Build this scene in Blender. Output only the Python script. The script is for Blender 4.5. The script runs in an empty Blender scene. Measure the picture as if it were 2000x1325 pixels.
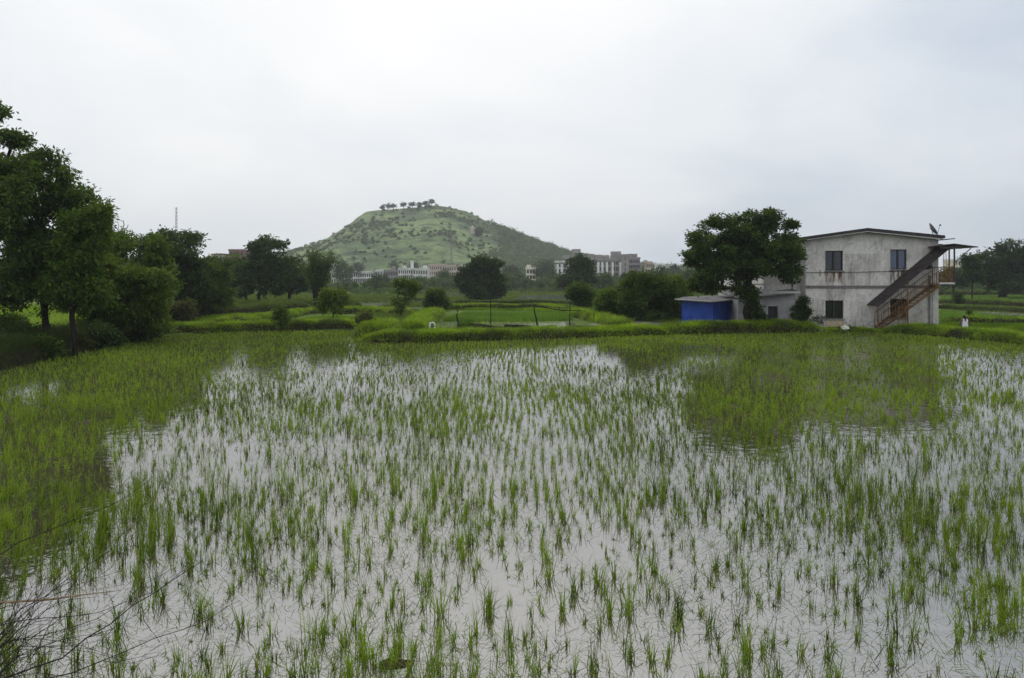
import bpy, math, random
import numpy as np

random.seed(7)
rng = np.random.default_rng(11)
S = bpy.context.scene
C = S.collection
R = math.radians

# ------------------------------------------------------------------ camera
F, HX, HY, CAMZ = 1516.0, 1000.0, 548.0, 3.2        # focal length and horizon in photo pixels
cam = bpy.data.objects.new('camera', bpy.data.cameras.new('camera')); C.objects.link(cam)
cam.location = (0, 0, CAMZ); cam.rotation_euler = (R(90), 0, 0)
cam.data.sensor_width = 36; cam.data.lens = 36 * F / 2000
cam.data.shift_y = -(662.5 - HY) / 2000
cam.data.clip_start = 0.05; cam.data.clip_end = 20000
S.camera = cam

# ------------------------------------------------------------------ world, sun, exposure
SUN_EL, SUN_AZ = 55, -20                       # azimuth from +Y towards +X
w = bpy.data.worlds.new('World'); S.world = w; w.use_nodes = True
nt = w.node_tree; nt.nodes.clear()
def wn(t, **k):
    n = nt.nodes.new(t)
    for a, b in k.items(): setattr(n, a, b)
    return n
def wmath(op, a, b=None, c=None):
    n = wn('ShaderNodeMath', operation=op)
    for i, v in enumerate((a, b, c)):
        if v is None: continue
        if isinstance(v, (int, float)): n.inputs[i].default_value = v
        else: nt.links.new(v, n.inputs[i])
    return n.outputs[0]
out = wn('ShaderNodeOutputWorld')
sky = wn('ShaderNodeTexSky', sky_type='NISHITA', sun_disc=False, sun_elevation=R(SUN_EL), sun_rotation=R(SUN_AZ))
bg1 = wn('ShaderNodeBackground'); bg1.inputs[1].default_value = 0.10
nt.links.new(sky.outputs[0], bg1.inputs[0])
tc = wn('ShaderNodeTexCoord'); sep = wn('ShaderNodeSeparateXYZ'); nt.links.new(tc.outputs['Generated'], sep.inputs[0])
dx, dy, dz = sep.outputs
zz = wmath('MAXIMUM', dz, 0.0)
den = wmath('ADD', zz, 0.34)
cmb = wn('ShaderNodeCombineXYZ')
nt.links.new(wmath('DIVIDE', dx, den), cmb.inputs[0]); nt.links.new(wmath('DIVIDE', dy, den), cmb.inputs[1])
n1 = wn('ShaderNodeTexNoise'); n1.inputs['Scale'].default_value = 1.25; n1.inputs['Detail'].default_value = 5; n1.inputs['Roughness'].default_value = 0.5; n1.inputs['Distortion'].default_value = 0.35
nt.links.new(cmb.outputs[0], n1.inputs['Vector'])
# bright part of the overcast round the hidden sun
vm = wn('ShaderNodeVectorMath', operation='DOT_PRODUCT'); vn = wn('ShaderNodeVectorMath', operation='NORMALIZE')
nt.links.new(tc.outputs['Generated'], vn.inputs[0]); nt.links.new(vn.outputs[0], vm.inputs[0])
sd = np.array([-0.17, 0.90, 0.40]); sd = sd / np.linalg.norm(sd); vm.inputs[1].default_value = tuple(sd)
glow = wn('ShaderNodeMapRange', interpolation_type='SMOOTHSTEP'); glow.inputs['From Min'].default_value = 0.74; glow.inputs['From Max'].default_value = 1.0
nt.links.new(vm.outputs['Value'], glow.inputs['Value'])
elev = wn('ShaderNodeMapRange'); elev.inputs['From Min'].default_value = 0.0; elev.inputs['From Max'].default_value = 0.40
nt.links.new(zz, elev.inputs['Value'])
nz = wmath('SUBTRACT', n1.outputs['Fac'], 0.5)
v = wmath('ADD', wmath('MULTIPLY', glow.outputs[0], 0.36), wmath('MULTIPLY', elev.outputs[0], 0.42))
v = wmath('ADD', v, wmath('MULTIPLY', nz, 1.35))
v = wmath('ADD', v, 0.15)
v = wmath('SUBTRACT', v, wmath('MULTIPLY', wmath('MAXIMUM', dx, 0.0), 0.22))
cr = wn('ShaderNodeValToRGB'); el = cr.color_ramp.elements
el[0].position = 0.0; el[0].color = (0.52, 0.59, 0.69, 1)
el[1].position = 1.0; el[1].color = (1.0, 0.99, 0.975, 1)
e = el.new(0.45); e.color = (0.80, 0.83, 0.86, 1)
nt.links.new(v, cr.inputs['Fac'])
bg2 = wn('ShaderNodeBackground'); bg2.inputs[1].default_value = 1.14
nt.links.new(cr.outputs['Color'], bg2.inputs[0])
mx = wn('ShaderNodeMixShader'); mx.inputs[0].default_value = 0.96
nt.links.new(bg1.outputs[0], mx.inputs[1]); nt.links.new(bg2.outputs[0], mx.inputs[2]); nt.links.new(mx.outputs[0], out.inputs[0])

sun = bpy.data.objects.new('sun', bpy.data.lights.new('sun', 'SUN')); C.objects.link(sun)
sun.data.energy = 0.9; sun.data.angle = R(25); sun.data.color = (1, 0.96, 0.9)
sun.rotation_euler = (R(90 - SUN_EL), 0, R(180 - SUN_AZ))
# a sun at azimuth A (from +Y): light travels away from it
S.view_settings.view_transform = 'Standard'; S.view_settings.look = 'None'
S.view_settings.exposure = 0.0; S.view_settings.gamma = 1.0; S.view_settings.use_curve_mapping = False
S.cycles.max_bounces = 6; S.cycles.diffuse_bounces = 3; S.cycles.glossy_bounces = 3
S.cycles.transmission_bounces = 3; S.cycles.transparent_max_bounces = 6; S.cycles.volume_bounces = 0
S.cycles.caustics_reflective = False; S.cycles.caustics_refractive = False

# ------------------------------------------------------------------ helpers
def W(px, py, Y): return np.array([(px - HX) * Y / F, Y, CAMZ - (py - HY) * Y / F])
def G(px, py, z=0.0):
    Y = (CAMZ - z) * F / (py - HY); return np.array([(px - HX) * Y / F, Y, z])
def XP(px, Y): return (px - HX) * Y / F
def ZP(py, Y): return CAMZ - (py - HY) * Y / F

def tag(o, label=None, cat=None, group=None, kind=None):
    if label: o['label'] = label
    if cat: o['category'] = cat
    if group: o['group'] = group
    if kind: o['kind'] = kind
    return o
def thing(name, label, cat, loc=(0, 0, 0), group=None, rz=0):
    o = bpy.data.objects.new(name, None); C.objects.link(o)
    o.location = [float(a) for a in loc]; o.rotation_euler = (0, 0, rz); o.empty_display_size = 0.3
    return tag(o, label, cat, group)

def mesh_np(name, V, Q, m, parent=None, tint=None, smooth=False, loc=None):
    """V (n,3), Q (m,4) or (m,3) -> one mesh object; vertices are given in the parent's frame"""
    V = np.asarray(V, dtype=np.float32); Q = np.asarray(Q, dtype=np.int32)
    me = bpy.data.meshes.new(name)
    k = Q.shape[1]
    me.vertices.add(len(V)); me.vertices.foreach_set('co', V.ravel())
    me.loops.add(Q.size); me.loops.foreach_set('vertex_index', Q.ravel())
    me.polygons.add(len(Q)); me.polygons.foreach_set('loop_start', np.arange(0, Q.size, k, dtype=np.int32))
    me.polygons.foreach_set('loop_total', np.full(len(Q), k, dtype=np.int32))
    if smooth: me.polygons.foreach_set('use_smooth', np.ones(len(Q), dtype=bool))
    me.update(calc_edges=True)
    if tint is not None:
        a = me.attributes.new('tint', 'FLOAT', 'FACE'); a.data.foreach_set('value', np.asarray(tint, dtype=np.float32))
    if m: me.materials.append(m)
    o = bpy.data.objects.new(name, me); C.objects.link(o)
    if parent: o.parent = parent
    if loc is not None: o.location = [float(a) for a in loc]
    return o

class MB:
    """collects quads / polys into one mesh"""
    def __init__(s): s.v = []; s.f = []
    def poly(s, pts):
        i = len(s.v); s.v += [tuple(map(float, p)) for p in pts]; s.f.append(tuple(range(i, i + len(pts)))); return s
    def box(s, x0, x1, y0, y1, z0, z1):
        i = len(s.v)
        s.v += [(x0,y0,z0),(x1,y0,z0),(x1,y1,z0),(x0,y1,z0),(x0,y0,z1),(x1,y0,z1),(x1,y1,z1),(x0,y1,z1)]
        for q in ((0,3,2,1),(4,5,6,7),(0,1,5,4),(1,2,6,5),(2,3,7,6),(3,0,4,7)): s.f.append(tuple(i + a for a in q))
        return s
    def hexa(s, P):     # 8 corner points in box order
        i = len(s.v); s.v += [tuple(map(float, p)) for p in P]
        for q in ((0,3,2,1),(4,5,6,7),(0,1,5,4),(1,2,6,5),(2,3,7,6),(3,0,4,7)): s.f.append(tuple(i + a for a in q))
        return s
    def tube(s, pts, rad, n=6, cap=True):
        pts = [np.array(p, float) for p in pts]
        if not hasattr(rad, '__len__'): rad = [rad] * len(pts)
        base = len(s.v); up = np.array([0, 0, 1.0])
        for k, p in enumerate(pts):
            d = pts[min(k + 1, len(pts) - 1)] - pts[max(k - 1, 0)]; d = d / (np.linalg.norm(d) + 1e-9)
            a = np.cross(d, up)
            if np.linalg.norm(a) < 0.15: a = np.cross(d, np.array([1.0, 0, 0]))
            a /= np.linalg.norm(a); b = np.cross(d, a)
            for j in range(n):
                t = 2 * math.pi * j / n; s.v.append(tuple(p + rad[k] * (math.cos(t) * a + math.sin(t) * b)))
        for k in range(len(pts) - 1):
            for j in range(n):
                a = base + k * n + j; b = base + k * n + (j + 1) % n
                s.f.append((a, b, b + n, a + n))
        if cap:
            s.f.append(tuple(base + j for j in range(n))[::-1]); s.f.append(tuple(base + (len(pts) - 1) * n + j for j in range(n)))
        return s
    def bar(s, a, b, w, h=None):  # rectangular bar between two points
        h = h or w
        return s.tube([a, b], w * 0.7071, 4)
    def build(s, name, m, parent=None, smooth=False, loc=None):
        me = bpy.data.meshes.new(name); me.from_pydata(s.v, [], s.f); me.update()
        if smooth: me.polygons.foreach_set('use_smooth', [True] * len(me.polygons))
        if m: me.materials.append(m)
        o = bpy.data.objects.new(name, me); C.objects.link(o)
        if parent: o.parent = parent
        if loc is not None: o.location = [float(a) for a in loc]
        return o

def copy_tree(o, parent=None):
    c = o.copy(); C.objects.link(c); c.parent = parent
    for ch in o.children: copy_tree(ch, c)
    return c

# ------------------------------------------------------------------ materials
class NT:
    def __init__(s, name):
        s.m = bpy.data.materials.new(name); s.m.use_nodes = True; s.t = s.m.node_tree; s.t.nodes.clear()
        s.out = s.n('ShaderNodeOutputMaterial')
    def n(s, t, **k):
        x = s.t.nodes.new(t)
        for a, b in k.items(): setattr(x, a, b)
        return x
    def l(s, a, b): s.t.links.new(a, b)
    def set(s, sock, v):
        if isinstance(v, (int, float)): sock.default_value = v
        elif isinstance(v, (tuple, list)): sock.default_value = tuple(v) + ((1,) if len(v) == 3 and sock.type == 'RGBA' else ())
        else: s.l(v, sock)
    def math(s, op, a, b=None, clamp=False):
        x = s.n('ShaderNodeMath', operation=op, use_clamp=clamp); s.set(x.inputs[0], a)
        if b is not None: s.set(x.inputs[1], b)
        return x.outputs[0]
    def coord(s, kind='Object', scale=(1, 1, 1)):
        c = s.n('ShaderNodeTexCoord'); mp = s.n('ShaderNodeMapping'); mp.inputs['Scale'].default_value = scale
        s.l(c.outputs[kind], mp.inputs[0]); return mp.outputs[0]
    def noise(s, vec, scale, detail=4, rough=0.55, dist=0.0):
        x = s.n('ShaderNodeTexNoise'); x.inputs['Scale'].default_value = scale; x.inputs['Detail'].default_value = detail
        x.inputs['Roughness'].default_value = rough; x.inputs['Distortion'].default_value = dist
        s.l(vec, x.inputs['Vector']); return x.outputs['Fac']
    def mr(s, v, a, b, c=0.0, d=1.0, smooth=True):
        x = s.n('ShaderNodeMapRange'); x.interpolation_type = 'SMOOTHSTEP' if smooth else 'LINEAR'
        s.set(x.inputs['Value'], v)
        for nme, val in (('From Min', a), ('From Max', b), ('To Min', c), ('To Max', d)): x.inputs[nme].default_value = val
        return x.outputs[0]
    def mix(s, f, a, b, blend='MIX'):
        x = s.n('ShaderNodeMix', data_type='RGBA', blend_type=blend)
        s.set(x.inputs[0], f); s.set(x.inputs[6], a); s.set(x.inputs[7], b); return x.outputs[2]
    def pbsdf(s, col, rough=0.8, spec=0.5, metal=0.0, normal=None, ior=None):
        x = s.n('ShaderNodeBsdfPrincipled'); s.set(x.inputs['Base Color'], col); s.set(x.inputs['Roughness'], rough)
        x.inputs['Specular IOR Level'].default_value = spec; x.inputs['Metallic'].default_value = metal
        if ior: x.inputs['IOR'].default_value = ior
        if normal is not None: s.l(normal, x.inputs['Normal'])
        return x.outputs[0]
    def bump(s, h, strength=0.5, dist=0.1):
        x = s.n('ShaderNodeBump'); x.inputs['Strength'].default_value = strength; x.inputs['Distance'].default_value = dist
        s.l(h, x.inputs['Height']); return x.outputs[0]
    def done(s, sh): s.l(sh, s.out.inputs[0]); return s.m

def simple(name, c1, c2, scale=3.0, rough=0.8, spec=0.3, bump=0.3, bd=0.03, metal=0.0, detail=5, stretch=(1, 1, 1)):
    t = NT(name); v = t.coord('Object', stretch); n = t.noise(v, scale, detail)
    col = t.mix(t.mr(n, 0.35, 0.68), c1, c2)
    nb = t.noise(v, scale * 4, 4)
    return t.done(t.pbsdf(col, rough, spec, metal, t.bump(nb, bump, bd)))

def leafmat(name, dark, light, trans=0.25, rough=0.5, spec=0.35, odd=None):
    rough, spec = 0.65, 0.14
    t = NT(name); a = t.n('ShaderNodeAttribute'); a.attribute_name = 'tint'; f = a.outputs['Fac']
    col = t.mix(f, dark, light)
    if odd: col = t.mix(t.mr(f, 0.93, 1.0), col, odd)
    p = t.pbsdf(col, rough, spec)
    tr = t.n('ShaderNodeBsdfTranslucent'); t.set(tr.inputs[0], t.mix(0.5, col, (0.22, 0.36, 0.01)))
    mxs = t.n('ShaderNodeMixShader'); mxs.inputs[0].default_value = trans
    t.l(p, mxs.inputs[1]); t.l(tr.outputs[0], mxs.inputs[2]); return t.done(mxs.outputs[0])

L_dark = leafmat('leaf_dark', (0.009, 0.023, 0.006), (0.110, 0.185, 0.034), 0.24)
L_deep = leafmat('leaf_deep', (0.006, 0.016, 0.007), (0.060, 0.105, 0.030), 0.18)
L_mid = leafmat('leaf_mid', (0.020, 0.048, 0.009), (0.140, 0.230, 0.036), 0.30)
L_yel = leafmat('leaf_yellow_green', (0.036, 0.070, 0.010), (0.180, 0.250, 0.030), 0.30)
L_far = leafmat('leaf_far', (0.018, 0.036, 0.018), (0.055, 0.090, 0.040), 0.2)
L_far_light = leafmat('leaf_far_light', (0.040, 0.070, 0.026), (0.100, 0.150, 0.050), 0.2)
L_brown = leafmat('leaf_brown', (0.030, 0.026, 0.012), (0.085, 0.080, 0.030), 0.2)
M_rice = leafmat('rice_blade', (0.014, 0.036, 0.005), (0.310, 0.460, 0.030), 0.32, 0.45, 0.3, odd=(0.34, 0.28, 0.11))
M_grass = leafmat('bank_grass', (0.050, 0.110, 0.006), (0.420, 0.600, 0.030), 0.38, 0.5, 0.2, odd=(0.20, 0.18, 0.06))
M_grass_dull = leafmat('dull_grass', (0.040, 0.062, 0.015), (0.150, 0.200, 0.040), 0.3, 0.6, 0.2, odd=(0.15, 0.11, 0.05))
M_nursery = leafmat('nursery_rice', (0.055, 0.120, 0.018), (0.190, 0.340, 0.045), 0.35, 0.5, 0.2)
M_bark = simple('bark', (0.014, 0.011, 0.010), (0.036, 0.030, 0.025), 6, 0.9, 0.1, 0.6, 0.05)
M_bark_pale = simple('bark_pale', (0.05, 0.042, 0.036), (0.10, 0.088, 0.07), 6, 0.9, 0.1, 0.6, 0.05)
M_soil = simple('bank_soil', (0.014, 0.013, 0.007), (0.036, 0.034, 0.016), 2.5, 0.95, 0.1, 0.8, 0.1)
M_dark = simple('dark_metal', (0.020, 0.018, 0.020), (0.035, 0.030, 0.032), 3, 0.5, 0.4)
M_steel = simple('grey_steel', (0.16, 0.16, 0.17), (0.24, 0.24, 0.25), 3, 0.5, 0.5, metal=0.3)

# ------------------------------------------------------------------ field outline and ground shape
toe_px = [(312, 656), (400, 652), (500, 648), (600, 645), (700, 642), (708, 645), (716, 663), (740, 669), (800, 669), (900, 667),
          (1000, 663), (1100, 660), (1200, 657), (1400, 652), (1600, 648.5), (1720, 648.5), (1840, 658), (2000, 672), (2200, 690), (2500, 715)]
toe = [G(a, b)[:2] for a, b in toe_px]
left_edge = [np.array([-20.5, 0.8]), np.array([-18.3, 12]), np.array([-17.9, 26]), np.array([-18.9, 33]), np.array([-20.4, 42])]
right_edge = [np.array([34, 22]), np.array([36, 10]), np.array([36, 0.8])]
FIELD = np.array(left_edge + toe + right_edge)
def seg_dist(P, A):
    d = np.full(len(P), 1e9)
    for i in range(len(A)):
        a = A[i]; b = A[(i + 1) % len(A)]; ab = b - a; t = np.clip(((P - a) @ ab) / (ab @ ab + 1e-12), 0, 1)
        d = np.minimum(d, np.linalg.norm(P - (a + t[:, None] * ab), axis=1))
    return d
def inside(P, A):
    c = np.zeros(len(P), bool); x, y = P[:, 0], P[:, 1]; j = len(A) - 1
    for i in range(len(A)):
        xi, yi = A[i]; xj, yj = A[j]
        h = ((yi > y) != (yj > y)) & (x < (xj - xi) * (y - yi) / (yj - yi + 1e-12) + xi); c ^= h; j = i
    return c
def sstep(a, b, x):
    t = np.clip((x - a) / (b - a), 0, 1); return t * t * (3 - 2 * t)
_pn = rng.random((64, 64))
def vnoise(x, y):
    xi = np.floor(x).astype(int); yi = np.floor(y).astype(int); fx = x - xi; fy = y - yi
    fx = fx * fx * (3 - 2 * fx); fy = fy * fy * (3 - 2 * fy)
    g = lambda a, b: _pn[a % 64, b % 64]
    return (g(xi, yi) * (1 - fx) + g(xi + 1, yi) * fx) * (1 - fy) + (g(xi, yi + 1) * (1 - fx) + g(xi + 1, yi + 1) * fx) * fy
def fbm(x, y, o=4):
    s = 0; a = 0.5; x = np.asarray(x, float); y = np.asarray(y, float)
    for k in range(o): s = s + a * vnoise(x * 2 ** k + 17.3 * k, y * 2 ** k + 9.1 * k); a *= 0.5
    return s
def ground_z(x, y):
    x = np.atleast_1d(np.asarray(x, float)); y = np.atleast_1d(np.asarray(y, float)); P = np.stack([x, y], 1)
    sd_ = seg_dist(P, FIELD) * np.where(inside(P, FIELD), -1, 1)
    out_h = 0.15 + 0.06 * (fbm(x * .3, y * .3) - .5)
    out_h = out_h + 0.40 * sstep(0.3, 2.5, -17.6 - x - 0.05 * y) * sstep(52, 44, y) * sstep(4, 10, y)
    out_h = out_h + 1.9 * sstep(170, 430, y)
    z = -0.14 + (out_h + 0.14) * sstep(-0.1, 0.8, sd_)
    z = z + 1.6 * sstep(4.6, 0.6, y)
    return z
def gz(x, y): return float(ground_z(x, y)[0])

def stepped(lo, hi, fine, far_lo, far_hi, g=1.13):
    a = list(np.arange(lo, hi + fine / 2, fine)); s = fine
    while a[-1] < far_hi: s *= g; a.append(a[-1] + s)
    s = fine; b = []; c = lo
    while c > far_lo: s *= g; c -= s; b.append(c)
    return np.array(b[::-1] + a)
gx = stepped(-60, 66, 0.55, -1700, 1700); gy = stepped(-6, 120, 0.55, -120, 1500)
XX, YY = np.meshgrid(gx, gy); ZZ = ground_z(XX.ravel(), YY.ravel())
nx, ny = len(gx), len(gy); idx = np.arange(nx * ny).reshape(ny, nx)
GQ = np.stack([idx[:-1, :-1].ravel(), idx[:-1, 1:].ravel(), idx[1:, 1:].ravel(), idx[1:, :-1].ravel()], 1)
t = NT('ground_mat'); v = t.coord('Object'); n = t.noise(v, 0.09, 6, 0.6); n2 = t.noise(v, 1.7, 5, 0.65)
col = t.mix(t.mr(n, 0.42, 0.60), (0.070, 0.115, 0.022), (0.130, 0.200, 0.034))
col = t.mix(t.mr(t.noise(v, 0.045, 4), 0.52, 0.62), col, (0.075, 0.085, 0.035))
col = t.mix(t.mr(n2, 0.52, 0.68), col, (0.045, 0.055, 0.020))
M_ground = t.done(t.pbsdf(col, 0.95, 0.1, normal=t.bump(n2, 1.0, 0.25)))
tag(mesh_np('ground', np.stack([XX.ravel(), YY.ravel(), ZZ], 1), GQ, M_ground, smooth=True), kind='structure')

# mud bed under the water, with humps for wet mud and for dark tree and house reflections
def field_px(P):      # world -> photo coords on the water
    Y = np.maximum(P[:, 1], 0.5); return HX + F * P[:, 0] / Y, HY + F * CAMZ / Y
MUD_REFL = [(880, 1040, 40, 70), (835, 1200, 26, 28), (770, 1300, 70, 40), (905, 985, 22, 30), (1890, 960, 90, 22), (1950, 1170, 90, 60), (1770, 1040, 40, 14),
       (870, 940, 20, 25), (40, 1030, 170, 75), (60, 1010, 120, 50), (1530, 1265, 34, 16), (1480, 790, 110, 30), (1640, 800, 120, 20), (330, 745, 120, 14), (160, 830, 150, 50), (1400, 800, 60, 30),  # lower left patches imitate the dark reflection of the trees
       (620, 1120, 15, 8), (1220, 870, 30, 10), (540, 960, 20, 16), (100, 900, 120, 50), (1560, 740, 120, 24), (1720, 690, 120, 12), (985, 850, 40, 40), (420, 690, 60, 8)]
def mud_refl_amt(P):
    px, py = field_px(P); m = np.zeros(len(P))
    for a, b, c, d in MUD_REFL: m = np.maximum(m, np.exp(-(((px - a) / c) ** 2 + ((py - b) / d) ** 2)))
    return m
mx_, my_ = np.arange(-22, 36.1, 0.16), None
my_ = np.concatenate([np.arange(1, 20, 0.12), np.arange(20, 49.5, 0.25)])
MX, MY = np.meshgrid(mx_, my_); Pm = np.stack([MX.ravel(), MY.ravel()], 1)
mm = mud_refl_amt(Pm) * np.clip(.30 + 2.6 * (fbm(Pm[:, 0] * .9 + 3, Pm[:, 1] * .9, 4) - .28), 0, 1)
mz = -0.07 + 0.060 * mm + 0.16 * (fbm(Pm[:, 0] * 2.3, Pm[:, 1] * 2.3, 5) - 0.47) * (0.25 + 0.95 * mm) + 0.03 * (fbm(Pm[:, 0] * 5, Pm[:, 1] * 5, 3) - .45) * mm
ii = np.arange(len(mx_) * len(my_)).reshape(len(my_), len(mx_))
mq = np.stack([ii[:-1, :-1].ravel(), ii[:-1, 1:].ravel(), ii[1:, 1:].ravel(), ii[1:, :-1].ravel()], 1)
inn = inside(Pm, FIELD).reshape(len(my_), len(mx_)); keep = (inn[:-1, :-1] & inn[1:, 1:]).ravel()
t = NT('mud_mat'); v = t.coord('Object'); n = t.noise(v, 6, 5)
M_mud = t.done(t.pbsdf(t.mix(t.mr(n, .35, .65), (0.022, 0.015, 0.008), (0.060, 0.046, 0.028)), 0.85, 0.15, normal=t.bump(t.noise(v, 22, 4), 0.7, 0.03)))
tag(mesh_np('mud', np.stack([Pm[:, 0], Pm[:, 1], mz], 1), mq[keep], M_mud, smooth=True), kind='structure')

# water
def watermat(name, base, ior=2.2, rough=0.03):
    t = NT(name); v = t.coord('Object'); n = t.noise(v, 3.5, 3, 0.5); n2 = t.noise(v, 0.35, 4)
    col = t.mix(t.mr(n2, .35, .65), base, tuple(c * 0.86 for c in base))
    return t.done(t.pbsdf(col, rough, 0.5, normal=t.bump(n, 0.22, 0.02), ior=ior))
M_water = watermat('water_mat', (0.060, 0.050, 0.034), 4.4)
M_water2 = watermat('pond_mat', (0.20, 0.19, 0.19), 3.5)
wb = MB(); wb.poly([(-22, 0.5, 0), (36, 0.5, 0), (36, 49, 0), (-23, 49, 0)])
tag(wb.build('water', M_water), kind='structure')

# ------------------------------------------------------------------ blades
def blades(P, Ln, Wd, lean, curve, segs, tints, azi=None, up=0.0):
    """P (n,3) roots; Ln,Wd (n,) ; lean rad from vertical at root; curve: extra lean at tip"""
    n = len(P); az = rng.uniform(0, 2 * math.pi, n) if azi is None else azi
    d = np.stack([np.cos(az), np.sin(az), np.zeros(n)], 1)
    fa = az + math.pi / 2 + rng.normal(0, 0.9, n); s = np.stack([np.cos(fa), np.sin(fa), np.zeros(n)], 1)
    V = np.zeros((n, segs + 1, 2, 3)); p = P.astype(float).copy()
    for k in range(segs + 1):
        tt = k / segs; wdt = Wd * (1 - tt ** 1.6 * 0.92) * 0.5
        V[:, k, 0] = p - s * wdt[:, None]; V[:, k, 1] = p + s * wdt[:, None]
        th = lean + curve * (tt + 0.5 / segs) ** 1.3
        st = Ln / segs
        p = p + d * (np.sin(th) * st)[:, None]; p[:, 2] += np.cos(th) * st
    base = (np.arange(n) * (segs + 1) * 2)[:, None]
    Q = np.stack([np.concatenate([base + 2 * k, base + 2 * k + 1, base + 2 * k + 3, base + 2 * k + 2], 1) for k in range(segs)], 1).reshape(-1, 4)
    return V.reshape(-1, 3), Q, np.repeat(tints, segs)
class Acc:
    def __init__(s): s.V = []; s.Q = []; s.T = []; s.n = 0
    def add(s, V, Q, T): s.V.append(V); s.Q.append(Q + s.n); s.T.append(T); s.n += len(V)
    def build(s, name, m, parent=None, loc=None): return mesh_np(name, np.concatenate(s.V), np.concatenate(s.Q), m, parent, np.concatenate(s.T), loc=loc)

# ------------------------------------------------------------------ rice in the flooded field
DENSE = [np.array(p, float) for p in (  # largest outlines follow tree and house reflections, imitated by thicker rice
    [(-400, 1110), (40, 1070), (150, 985), (235, 930), (262, 880), (330, 830), (400, 775), (470, 725), (560, 700), (720, 700), (860, 705), (920, 690), (1180, 672), (1400, 640), (-400, 640)],
    [(1180, 640), (1230, 690), (1340, 715), (1350, 790), (1370, 840), (1460, 875), (1545, 880), (1565, 835), (1700, 815), (1830, 790), (1850, 730), (1900, 700), (2100, 690), (2300, 640)],
    [(925, 760), (960, 735), (1330, 765), (1330, 790), (1000, 780)],
    [(930, 790), (1010, 790), (1020, 880), (1000, 960), (945, 960), (930, 880)],
    [(1830, 930), (2300, 900), (2300, 1010), (1850, 990)], [(1820, 1130), (2300, 1120), (2300, 1260), (1880, 1210)],
    [(860, 950), (930, 950), (920, 1100), (870, 1100)], [(430, 800), (620, 815), (600, 850), (440, 840)], [(700, 1240), (830, 1250), (850, 1400), (680, 1400)])]
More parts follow.
